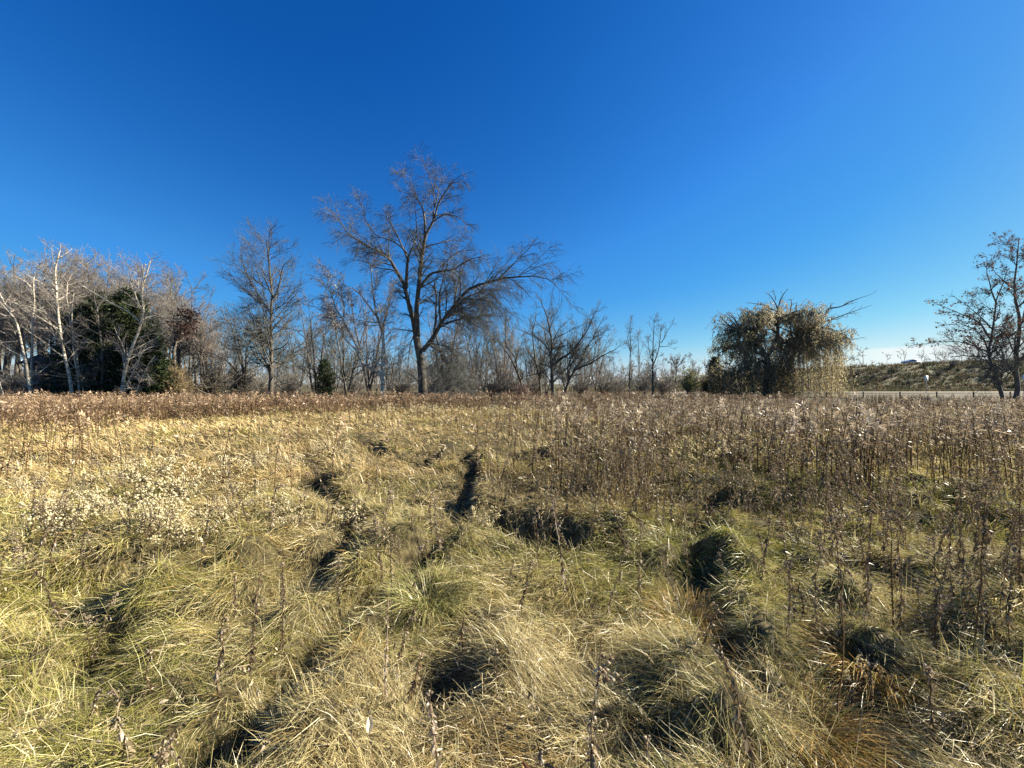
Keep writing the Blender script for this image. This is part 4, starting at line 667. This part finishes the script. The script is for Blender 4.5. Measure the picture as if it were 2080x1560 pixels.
tussock(1400, 1250, .34, .30, OR, 303, 'orange-tinted tussock in the right foreground beside the dark trench'); tussock(1385, 1110, .4, .5, [(.45, .40, .16), (.38, .36, .13), (.30, .30, .09)], 304, 'bright yellow-green tussock left of the dark trench on the right')
tussock(870, 1235, .3, .34, [(.20, .22, .06), (.40, .36, .14), (.48, .42, .18)], 305, 'green and straw tussock above the dark hollow, centre')

# ------------------------------------------------------------------ dry weeds: models
def leaf_strips(base, dirs, L, wid, curl, r, S=2):
    n = len(base); P = np.empty((n, S + 1, 3)); P[:, 0] = base; d = dirs.copy()
    for i in range(1, S + 1): d = nrm(d + np.array([0, 0, -1.]) * curl[:, None] + r.normal(size=(n, 3)) * .35); P[:, i] = P[:, i - 1] + d * (L / S)[:, None]
    side = nrm(np.cross(dirs, r.normal(size=(n, 3)))); pr = {1: np.array([1., .45]), 2: np.array([.5, 1., .25]), 3: np.array([.4, 1, .8, .2])}[S]; Wd = (wid / 2)[:, None, None] * pr[None, :, None] * side[:, None]
    V = np.stack([P - Wd, P + Wd], 2).reshape(-1, 3); b = (np.arange(n)[:, None] * (S + 1) + np.arange(S)[None]).reshape(-1, 1) * 2; return V, np.concatenate([b, b + 1, b + 3, b + 2], 1)
def puffs(c, s, r):
    """small rough seed tufts: squashed octahedra as quads"""
    n = len(c); o = np.array([[1, 0, 0], [0, 1, 0], [-1, 0, 0], [0, -1, 0], [0, 0, 1], [0, 0, -.7]], float); V = c[:, None] + (o[None] * (1 + r.normal(0, .35, (n, 6, 1)))) * np.asarray(s).reshape(-1, 1, 1)
    f = np.array([[0, 1, 4, 4], [1, 2, 4, 4], [2, 3, 4, 4], [3, 0, 4, 4], [1, 0, 5, 5], [2, 1, 5, 5], [3, 2, 5, 5], [0, 3, 5, 5]])[:, :3]
    return V.reshape(-1, 3), (f[None] + np.arange(n)[:, None, None] * 6).reshape(-1, 3)
def tri(q): return np.concatenate([q[:, [0, 1, 2]], q[:, [0, 2, 3]]]) if q.shape[1] == 4 else q
def paint(V, q, cols, r, per):
    n = len(V) // per; pal = np.array(cols, float); return V, tri(q), np.repeat(pal[r.integers(0, len(pal), n)] * r.uniform(.7, 1.25, (n, 1)), per, 0)
STEM = [(.125, .076, .042), (.095, .06, .036), (.16, .105, .06)]; DRY = [(.17, .128, .07), (.225, .17, .095), (.112, .085, .047), (.32, .255, .155)]; FLF = [(.45, .37, .25), (.33, .26, .17), (.60, .51, .37)]; DARK = [(.085, .058, .034), (.115, .078, .044)]; PALE = [(.40, .32, .22), (.50, .42, .30), (.30, .22, .15)]
def goldenrod(seed, H, nl, npl, stem=STEM, leafc=DRY, flc=FLF, lod=0, wk=1.0, lean=.13, leaflen=.055, plume=.22, one_sided=True):
    r = np.random.default_rng(seed); a = r.uniform(0, 6.28); S = 6 if lod == 0 else (2 if wk > 3 else 3); z = np.linspace(0, H, S); bend = (z / H) ** 1.8 * H * lean
    P = np.column_stack([np.cos(a) * bend, np.sin(a) * bend, z]); P[1:-1, :2] += r.normal(0, .008, (S - 2, 2)); P[0, 2] = -.06; R = np.linspace(.0038, .0018, S) * wk
    sv = paint(*tubes(P[None], R[None], 3), stem, r, 3 * S)
    def at(t): f = t * (S - 1); k = np.minimum(f.astype(int), S - 2); w = (f - k)[:, None]; return P[k] * (1 - w) + P[k + 1] * w
    t = r.uniform(.12, .86, nl); az_ = r.uniform(0, 6.28, nl); dr = nrm(np.stack([np.cos(az_), np.sin(az_), r.uniform(-.3, .6, nl)], 1)); L = leaflen * r.uniform(.5, 1.4, nl) * (1.2 - .6 * t); SL_ = 1 if lod else 3
    lv = paint(*leaf_strips(at(t), dr, L, L * .26 * wk ** .5, r.uniform(.3, 1.5, nl), r, S=SL_), leafc, r, 2 * SL_ + 2)
    t = r.uniform(1 - plume / H, 1.0, npl); az_ = a + (r.normal(0, 1.1, npl) if one_sided else r.uniform(0, 6.28, npl)); ln = plume * .5 * (1.25 - (t - (1 - plume / H)) / (plume / H)) * r.uniform(.5, 1.2, npl); b0 = at(t)
    B = np.empty((npl, 4, 3)); B[:, 0] = b0
    d = nrm(np.stack([np.cos(az_), np.sin(az_), r.uniform(.5, 1.2, npl)], 1))
    for i in range(1, 4): d = nrm(d + np.array([0, 0, -.32])); B[:, i] = B[:, i - 1] + d * (ln / 3)[:, None]
    npf = 8 if lod == 0 else (2 if wk > 3 else 4); k = r.integers(0, npl, npl * npf); w = r.uniform(.15, 3, npl * npf); kk = np.minimum(w.astype(int), 2); ww = (w - kk)[:, None]; c = B[k, kk] * (1 - ww) + B[k, kk + 1] * ww + r.normal(0, .006, (npl * npf, 3))
    if lod:
        nf = len(c); dv = nrm(np.stack([np.cos(az_[k]) * .8, np.sin(az_[k]) * .8, r.uniform(.2, 1.3, nf)], 1) + r.normal(0, .45, (nf, 3))); Lf = (.10 if wk > 3 else .055) * r.uniform(.6, 1.4, nf)
        return sv, lv, paint(*leaf_strips(c, dv, Lf, Lf * (.30 if wk > 3 else .26), np.full(nf, .45), r, S=1), flc, r, 4)
    pv = paint(*puffs(c, .0062 * wk ** .6 * r.uniform(.6, 1.4, npl * npf), r), flc, r, 6)
    if lod == 0: tb = paint(*tubes(B, np.full((npl, 4), .001), 3), stem, r, 12); pv = merge([pv, tb])
    return sv, lv, pv
def scatter(protos, x, y, z, sc, rz, tint, r, flat=True):
    """many copies of light models joined into one mass"""
    parts = []; which = r.integers(0, len(protos), len(x))
    for k, pr in enumerate(protos):
        m = which == k; n = m.sum()
        if not n: continue
        V, q, c = pr; ca, sa = np.cos(rz[m])[:, None], np.sin(rz[m])[:, None]; s = sc[m][:, None]
        X = (V[None, :, 0] * ca - V[None, :, 1] * sa) * s + x[m][:, None]; Y = (V[None, :, 0] * sa + V[None, :, 1] * ca) * s + y[m][:, None]; Z = V[None, :, 2] * s + z[m][:, None]
        parts.append((np.stack([X, Y, Z], -1).reshape(-1, 3), (q[None] + np.arange(n)[:, None, None] * len(V)).reshape(-1, 3), (c[None] * tint[m][:, None]).reshape(-1, 3)))
    return merge(parts)

# goldenrod individuals: the nearest 300; the rest in two masses
wr = np.random.default_rng(400)
def sample_weeds(n, d0, d1, p, seed):
    r = np.random.default_rng(seed); x, y = wedge(n, d0, d1, p, r, .4); k = r.random(len(x)) < weed_density(x, y); return x[k], y[k], r
GP = []
for i in range(9):
    H = .9; s, l, p = goldenrod(410 + i, H, 84, 15, lod=0, lean=.04 + .03 * (i % 4), flc=FLF if i % 3 else PALE, leafc=DRY if i % 2 else DRY + DARK)
    GP.append([make_mesh('goldenrod_stem', *s), make_mesh('goldenrod_leaves', *l), make_mesh('goldenrod_head', *p)])
for g in GP: g[0].materials.append(MT['weed']); g[1].materials.append(MT['weed']); g[2].materials.append(MT['fluff'])
def put_weed(meshes, name, x, y, s, rz, label, cat, group=None, tilt=(0, 0), names=('stem', 'leaves', 'seed_head')):
    z = float(hgt(np.array([x]), np.array([y]))[0]); e = obj(name, None, None, label=label, cat=cat, group=group, loc=(x, y, z)); e.rotation_euler = (tilt[0], tilt[1], rz); e.scale = (s, s, s)
    for nm, me in zip(names, meshes):
        if me is not None: obj(nm, me, None, e)
    return e
x, y, r = sample_weeds(13200, 1.9, 24, 1.25, 401); d = np.hypot(x, y) ; order = np.argsort(y + .15 * np.abs(x) + 100 * (np.abs(x) > 1.36 * y)); x, y = x[order], y[order]
NI = 285
for i in range(NI):
    right_ = x[i] > -.1 * y[i]
    u_ = x[i] / y[i]; lab, grp = (('dry dark weed stalk in the tangle at the right edge of the foreground', 'weeds at the right edge') if u_ > .95 else ('dry brown goldenrod along the ragged front edge of the right-hand stand', 'front edge of the goldenrod stand') if y[i] < 4.9 else ('dry brown goldenrod with a fluffy tan top inside the right-hand stand', 'goldenrod inside the right-hand stand')) if right_ else ('dry brown goldenrod stalk scattered over the grass on the left', 'goldenrod on the left')
    put_weed(GP[i % 9], 'goldenrod', x[i], y[i], wr.uniform(.5, 1.12) * (.85 if y[i] < 5 else 1), wr.uniform(0, 6.28), lab, 'weed', grp, tilt=(wr.normal(0, .15), wr.normal(0, .15)))
x, y = x[NI:], y[NI:]; n = len(x)
MP = [merge(goldenrod(430 + i, .95, 13, 6, lod=1, wk=1.9, leaflen=.07, flc=[(.31, .245, .16), (.22, .17, .11), (.42, .345, .24)])) for i in range(8)] + [merge(goldenrod(438 + i, 1.02, 16, 13, lod=1, wk=1.9, leaflen=.07, plume=.34, flc=[(.60, .52, .39), (.70, .62, .49), (.46, .38, .27)])) for i in range(1)]
rd = np.random.default_rng(402); warm = sst(.35, -.6, x / y)[:, None]; tint = rd.uniform(.75, 1.25, (n, 1)) * (np.array([[1, .98, .96]]) * (1 - warm) + np.array([[1.15, 1.0, .85]]) * warm)
obj('goldenrod_stand', make_mesh('goldenrod_stand', *scatter(MP, x, y, hgt(x, y), np.clip(rd.normal(.92, .2, n), .45, 1.35) * (1 - .25 * sst(.4, 1.0, x / y) * sst(8, 13, y)), rd.uniform(0, 6.28, n), tint, rd)), MT['weed'], kind='stuff', label='thick stand of dry brown goldenrod across the right of the field', cat='weeds')
# far band, drawn as fuller clumps
BROWNF = [(.38, .285, .19), (.28, .205, .135), (.50, .395, .28)]
def clump(seed):
    r = np.random.default_rng(seed); parts = []
    for j in range(3):
        s, l, p = goldenrod(seed * 10 + j, .95 * r.uniform(.65, 1.15), 7, 4, lod=1, wk=4.0, leaflen=.10, plume=.30, flc=BROWNF); o = np.array([r.normal(0, .22), r.normal(0, .22), 0]); parts += [(a + o, b, c) for a, b, c in (s, l, p)]
    return merge(parts)
FP = [clump(50 + i) for i in range(5)]; r = np.random.default_rng(403); n = 5000; x, y = wedge(n, 12, 46, 1.5, r, 0); k = r.random(n) < np.clip(weed_density(x, y), 0, 1) * np.where(y > 34, .7, 1) * np.where((y < 20) & (x > -.1 * y), .35, 1); k &= ~((x > 16) & (y > 40)); x, y = x[k], y[k]; n = len(x)
warm = sst(.5, -.4, x / y)[:, None]; tint = r.uniform(.8, 1.25, (n, 1)) * (np.array([[.70, .65, .58]]) * (1 - warm) + np.array([[1.06, .97, .88]]) * warm)
obj('goldenrod_band', make_mesh('goldenrod_band', *scatter(FP, x, y, hgt(x, y), np.clip(r.normal(.9, .13, n) + .35 * (fbm(x * .5, y * .5, 91) - .5), .5, 1.2) * (1 - .28 * sst(.35, .95, x / y)), r.uniform(0, 6.28, n), tint, r)), MT['weed'], kind='stuff', label='reddish-brown band of standing dry weeds along the far edge of the field', cat='weeds')

# ------------------------------------------------------------------ cream asters gone to seed, each clump a thing
ASTC = [(.74, .66, .42), (.80, .73, .50), (.60, .52, .32)]
def aster(seed, H, W, nst, nh):
    r = np.random.default_rng(seed); a = r.uniform(0, 6.28, nst); l = W / 2 * np.sqrt(r.random(nst)); tt = np.linspace(0, 1, 6)[None]; P = np.zeros((nst, 6, 3)); P[:, :, 0] = np.cos(a)[:, None] * l[:, None] * tt ** 1.5; P[:, :, 1] = np.sin(a)[:, None] * l[:, None] * tt ** 1.5
    P[:, :, 2] = -.05 + (H * (1 - .35 * (l / (W / 2)) ** 2))[:, None] * tt; global rng; keep = rng; rng = r; Rr = np.tile(np.linspace(.003, .0012, 6), (nst, 1)); b = grow(P, Rr, 7, .45, 1, 48, 14, .28, 4, .3, .1, .6, .0011, .08, .5); rng = keep
    st = paint(*merge([tubes(P, Rr, 3)]), STEM + [(.22, .16, .10)], r, 18); st2 = paint(*tubes(*b, 3), STEM + [(.24, .18, .11)], r, 12)
    i = r.integers(0, len(b[0]), nh); t = r.uniform(1, 3, nh); k = np.minimum(t.astype(int), 2); w = (t - k)[:, None]; c = b[0][i, k] * (1 - w) + b[0][i, k + 1] * w + r.normal(0, .012, (nh, 3)); hv = paint(*puffs(c, .0105 * r.uniform(.5, 1.5, nh), r), ASTC, r, 6)
    nl = 60; i = r.integers(0, nst, nl); q = r.uniform(.1, .7, nl) * 5; k = q.astype(int); w = (q - k)[:, None]; c = P[i, k] * (1 - w) + P[i, k + 1] * w; dr = nrm(r.normal(size=(nl, 3))); L = r.uniform(.02, .05, nl); lv = paint(*leaf_strips(c, dr, L, L * .25, r.uniform(.3, 1, nl), r), DRY, r, 6)
    ms = [make_mesh('aster_stems', *merge([st, st2])), make_mesh('aster_leaves', *lv), make_mesh('aster_heads', *hv)]; ms[0].materials.append(MT['weed']); ms[1].materials.append(MT['weed']); ms[2].materials.append(MT['fluff']); return ms
AP = [aster(500 + i, .50, .66 + .08 * (i % 3), 13, 330) for i in range(5)]
def put_aster(i, px, py, s, label, group=None):
    x, y = ground_at(px, py, .12); put_weed(AP[i % 5], 'aster_clump', x, y, s * 1.05, wr.uniform(0, 6.28), label, 'wildflower', group, tilt=(wr.normal(0, .07), wr.normal(0, .07)), names=('stems', 'leaves', 'flower_heads'))
ai = 0
for px, py, s, lab in [(325, 1000, 1.35, 'widest cream aster clump, left of the grass'), (370, 1015, 1.1, 'cream aster clump touching the right of the widest clump'), (445, 985, 1.1, 'cream aster clump with dark stalks right beside it'), (320, 1095, .95, 'bright cream aster clump below the widest clump'), (300, 1130, .85, 'low cream aster clump under the bright one'),
        (125, 1110, 1.0, 'cream aster clump near the left edge'), (180, 1090, .8, 'smaller cream aster clump right of the one near the left edge'), (130, 1050, .8, 'cream aster clump above the one near the left edge'), (695, 935, 1.0, 'lone cream aster clump in golden grass left of the hollows'), (655, 925, .7, 'small aster clump left of the lone one in golden grass'),
        (700, 1060, .75, 'whitish aster clump leaning at the edge of the left hollow'), (590, 1060, .7, 'aster clump with white heads beside the dark hollow, left of centre'), (520, 960, .8, 'aster clump in the grass right of the stalky clump'), (590, 955, .7, 'faint aster clump in golden grass left of centre'), (250, 990, .8, 'aster clump at the left of the widest clump'),
        (60, 1010, .8, 'aster clump at the far left edge'), (450, 1090, .7, 'sparse aster clump between grass tufts left of centre'), (385, 1130, .7, 'low scattered aster clump left of centre'), (20, 970, .8, 'greyish aster clump cut by the left edge'), (220, 1060, .7, 'aster clump between the left edge clump and the bright clump'),
        (1300, 880, 1.1, 'pale aster clump at the end of the golden ridge right of centre'), (1345, 885, 1.0, 'pale aster clump right of the golden ridge end'), (1410, 985, .8, 'tall pale aster clump beside the green hollow on the right'), (1475, 985, .7, 'pale aster clump right of the tall one by the green hollow'), (975, 1075, .7, 'tall fluffy pale clump at the edge of the central hollows'), (1690, 845, 1.2, 'white spreading plume in the far weeds right of the willow'), (1740, 845, 1.2, 'right one of the two white plumes in the far weeds'), (1745, 1400, .45, 'small fluffy aster head leaning over the dark hollow, lower right')]:
    put_aster(ai, px, py, s, lab); ai += 1
ar = np.random.default_rng(520)
for j in range(26):
    px, py = ar.uniform(20, 640), ar.uniform(900, 1120); put_aster(j, px, py, ar.uniform(.4, .65), 'small sparse cream aster in the golden grass on the left', 'small asters on the left')
for j in range(46):
    px, py = ar.uniform(1130, 2070), 845 + 130 * ar.random() ** 1.6; put_aster(j, px, py, ar.uniform(.9, 1.4), 'pale seed-headed aster rising among the goldenrod on the right', 'asters among the goldenrod')
for j in range(10):
    px, py = ar.uniform(660, 1150), ar.uniform(835, 850); put_aster(j, px, py, ar.uniform(1.2, 1.6), 'white aster clump along the far edge of the golden grass', 'asters at the far grass edge')

# ------------------------------------------------------------------ single dead stalks of the foreground
def stalk(seed, H, nl, leaflen, leafc, stem, head, lean): 
    s, l, p = goldenrod(seed, H, int(nl * 2.6), head, stem=stem, leafc=leafc, flc=PALE, lean=lean, leaflen=min(leaflen * .7, .036), plume=.14 if head > 1 else .06, wk=1.15)
    ms = [make_mesh('stalk_stem', *s), make_mesh('stalk_leaves', *l), make_mesh('stalk_head', *p)]; ms[0].materials.append(MT['weed']); ms[1].materials.append(MT['weed']); ms[2].materials.append(MT['fluff']); return ms
RED = [(.16, .08, .05), (.20, .11, .07)]
for k, (px, pb, pt, nl, ll, lc, st, hd, ln, lab) in enumerate([
        (575, 1345, 1135, 40, .035, DRY, RED, 1, .05, 'straight reddish double stalk rising from straw grass left of the central hollow'), (783, 1440, 1225, 60, .03, PALE, PALE, 1, .06, 'pale leafy stalk standing in the middle of the foreground'), (885, 1585, 1375, 36, .085, PALE, DARK, 1, .05, 'tall stalk with curled pale leaves at the bottom centre'),
        (940, 1330, 1235, 26, .045, DARK + DRY, RED, 2, .04, 'short dark leafy stalk above the central dark hollow'), (262, 1580, 1370, 46, .085, DRY + PALE, DRY, 1, .14, 'bushy brown stalk with drooping leaves, bottom left'), (220, 1350, 1290, 22, .05, DRY, DRY, 1, .1, 'small bent stalk with orange-brown leaves, lower left'), (445, 1460, 1295, 40, .05, DRY, STEM, 3, .05, 'grey leafy stalk with faint plume, lower left'),
        (168, 1190, 1095, 30, .04, DARK, DARK, 1, .03, 'dark narrow stalk in green grass at the left'), (868, 1150, 1035, 34, .04, DRY, RED, 1, .02, 'straight brown stalk on the ridge between the hollows'), (838, 1130, 1065, 24, .03, DRY, RED, 1, .02, 'short brown stalk left of the straight one on the ridge'), (1092, 1170, 1070, 30, .04, DRY + PALE, STEM, 3, .03, 'leafy stalk standing in front of the long dark hollow'),
        (1700, 1490, 1120, 30, .012, DARK, DARK, 1, .10, 'long thin dark stem leaning right, lower right'), (1815, 1350, 1100, 34, .03, DARK, DARK, 2, .03, 'dark knotty stalk with small leaves, right foreground'), (1900, 1570, 1340, 50, .05, DARK + DRY, DARK, 3, .06, 'dark bushy stalk at the bottom right'), (1982, 1420, 1195, 28, .03, DARK, DARK, 1, .03, 'thin dark upright stem near the right edge'), (1900, 1410, 1255, 30, .06, DARK, DARK, 2, .05, 'dark stalk with drooping leaves right of the orange tussock'),
        (1630, 1300, 1195, 34, .035, DARK, DARK, 2, .05, 'dark seed-headed stalk left of the knotty stalk'), (2072, 1290, 1040, 44, .05, DARK, DARK, 2, .03, 'tall dark stalk at the right picture edge'), (2010, 1360, 1270, 30, .05, DARK, DARK, 1, .08, 'dark leafy stalk just inside the right edge'), (700, 1125, 1060, 26, .03, DRY, RED, 1, .03, 'small brown stalk in combed straw left of the ridge'), (1310, 1590, 1480, 40, .05, PALE + DRY, DRY, 2, .06, 'pale shrivelled stalk at the bottom edge right of centre'),
        (1010, 1420, 1330, 26, .03, DRY, STEM, 1, .05, 'thin stalk beside the deep central hollow'), (600, 1440, 1360, 30, .05, DARK + DRY, DRY, 1, .12, 'dark crumpled stalk beside pale matted grass, left of centre'), (300, 1440, 1330, 26, .03, DRY, STEM, 1, .02, 'thin upright stalk in straw grass, lower left'), (465, 1000, 930, 26, .05, DARK, DARK, 1, .02, 'dark stalk standing among the cream asters'), (270, 1060, 1000, 30, .06, DARK, DARK, 1, .05, 'dark leafy stalk left of the bright cream aster clump'), (80, 1080, 1000, 24, .05, DARK, DARK, 1, .02, 'dark stalk near the left edge asters'), (30, 1180, 1090, 40, .06, DRY + RED, DRY, 1, .05, 'rusty leafy stalk at the left edge'), (105, 1190, 1100, 36, .05, RED + DRY, DRY, 1, .04, 'rusty leafy stalk right of the one at the left edge'), (1940, 1230, 1110, 34, .05, DARK, DARK, 2, .06, 'dark branching stalk above the right foreground hollow'), (1480, 1330, 1230, 22, .03, DRY, DARK, 1, .2, 'leaning stalk right of the flattened pale grass')]):
    x, y = ground_at(px, pb, .08); H = max(.2, (pb - pt) / F * y); put_weed(stalk(600 + k, H, nl, ll, lc, st, hd, ln), 'dead_stalk', x, y, 1.0, wr.uniform(0, 6.28), lab, 'weed')

WPR = [stalk(800 + i, .34 + .05 * i, 26 + 5 * i, .05 + .006 * (i % 3), [DRY, DRY + PALE, DARK + DRY, RED + DRY, DARK, PALE + DRY][i], [STEM, DRY, DARK, RED, DARK, STEM][i], 1 + i % 3, .10 + .05 * (i % 3)) for i in range(6)]
fg = np.random.default_rng(810)
for j in range(70):
    y = fg.uniform(1.35, 5.2); u = fg.uniform(-1.3, 1.3); 
    if pitness(np.array([u * y]), np.array([y]))[0] > .3: continue
    lf = u < 0; put_weed(WPR[j % 6] if lf else WPR[(2, 4, 0, 5)[j % 4]], 'withered_weed', u * y, y, fg.uniform(.55, 1.15), fg.uniform(0, 6.28), 'small withered leafy weed poking out of the straw grass, left foreground' if lf else 'small withered leafy weed poking out of the grass, right foreground', 'weed', 'withered weeds in the left foreground' if lf else 'withered weeds in the right foreground', tilt=(fg.normal(0, .25), fg.normal(0, .25)))
# ------------------------------------------------------------------ dry leaf crumbs caught in the grass
r = np.random.default_rng(650); x, y = wedge(12000, .8, 9, 1.3, r); k = r.random(len(x)) < .25 + .75 * sst(.45, .62, fbm(x * 1.1, y * 1.1, 66)); x, y = x[k], y[k]; n = len(x); az_ = r.uniform(0, 6.28, n); L = r.uniform(.012, .038, n) * np.maximum(1, y / 4)
lt = paint(*leaf_strips(np.stack([x, y, hgt(x, y) + r.uniform(.03, .13, n)], 1), nrm(np.stack([np.cos(az_), np.sin(az_), r.uniform(-.2, .7, n)], 1)), L, L * r.uniform(.15, .45, n), r.uniform(.1, 1.2, n), r, S=3), DARK + DRY + PALE[:2], r, 8)
obj('leaf_litter', make_mesh('leaf_litter', *lt), MT['weed'], kind='stuff', label='curled brown leaf crumbs caught in the matted grass', cat='leaf litter')

r = np.random.default_rng(660); x, y = wedge(13000, .7, 8, 1.35, r); n = len(x); az_ = r.uniform(0, 6.28, n); L = r.uniform(.04, .16, n); wd_ = r.uniform(.0018, .0045, n) * np.maximum(1, y / 3)
sw = paint(*leaf_strips(np.stack([x, y, hgt(x, y) + r.uniform(.02, .12, n)], 1), nrm(np.stack([np.cos(az_), np.sin(az_), r.normal(0, .25, n)], 1)), L, wd_, r.uniform(0, .15, n), r, S=1), [(.60, .50, .27), (.70, .61, .37), (.42, .33, .17), (.28, .21, .11)], r, 4)
obj('straw_litter', make_mesh('straw_litter', *sw), MT['weed'], kind='stuff', label='broken pale straw pieces lying crisscross on the matted grass', cat='straw')

# ------------------------------------------------------------------ fallen leaves
for k, (px, py, s, c, lab) in enumerate([(750, 1462, .075, (.62, .54, .38), 'pale curled leaf lying in the grass left of the bottom-centre stalk'), (1452, 1400, .07, (.50, .33, .20), 'tan curled leaf standing in grass by the hollow, lower right'), (1070, 1550, .08, (.30, .18, .09), 'brown leaf at the bottom edge right of centre'), (645, 1290, .05, (.60, .52, .36), 'small pale leaf in straw left of the central hollow')]):
    r = np.random.default_rng(700 + k); x, y = ground_at(px, py, .22); g = np.linspace(-1, 1, 5); U, Vv = np.meshgrid(g, g); wv = np.sqrt(np.clip(1.02 - Vv ** 2, .02, 1)) * (.72 - .15 * Vv); s = s * .45; lx = U * wv * s * .6; lz = Vv * s; ly = -.35 * s * (U ** 2) + .2 * s * Vv ** 2 + r.normal(0, .03 * s, U.shape); ii = (np.arange(4)[:, None] * 5 + np.arange(4)[None]).ravel()
    cc = np.array(c)[None] * r.uniform(.85, 1.15, (25, 1)); o = obj('fallen_leaf', make_mesh('fallen_leaf', np.stack([lx.ravel(), ly.ravel(), lz.ravel()], 1), np.stack([ii, ii + 1, ii + 6, ii + 5], 1), cc, smooth=True), MT['leaf'], label=lab, cat='leaf', loc=(x, y, float(hgt(np.array([x]), np.array([y]))[0]) + .12)); o.rotation_euler = (-.9, r.normal(0, .4), r.normal(0, .6))
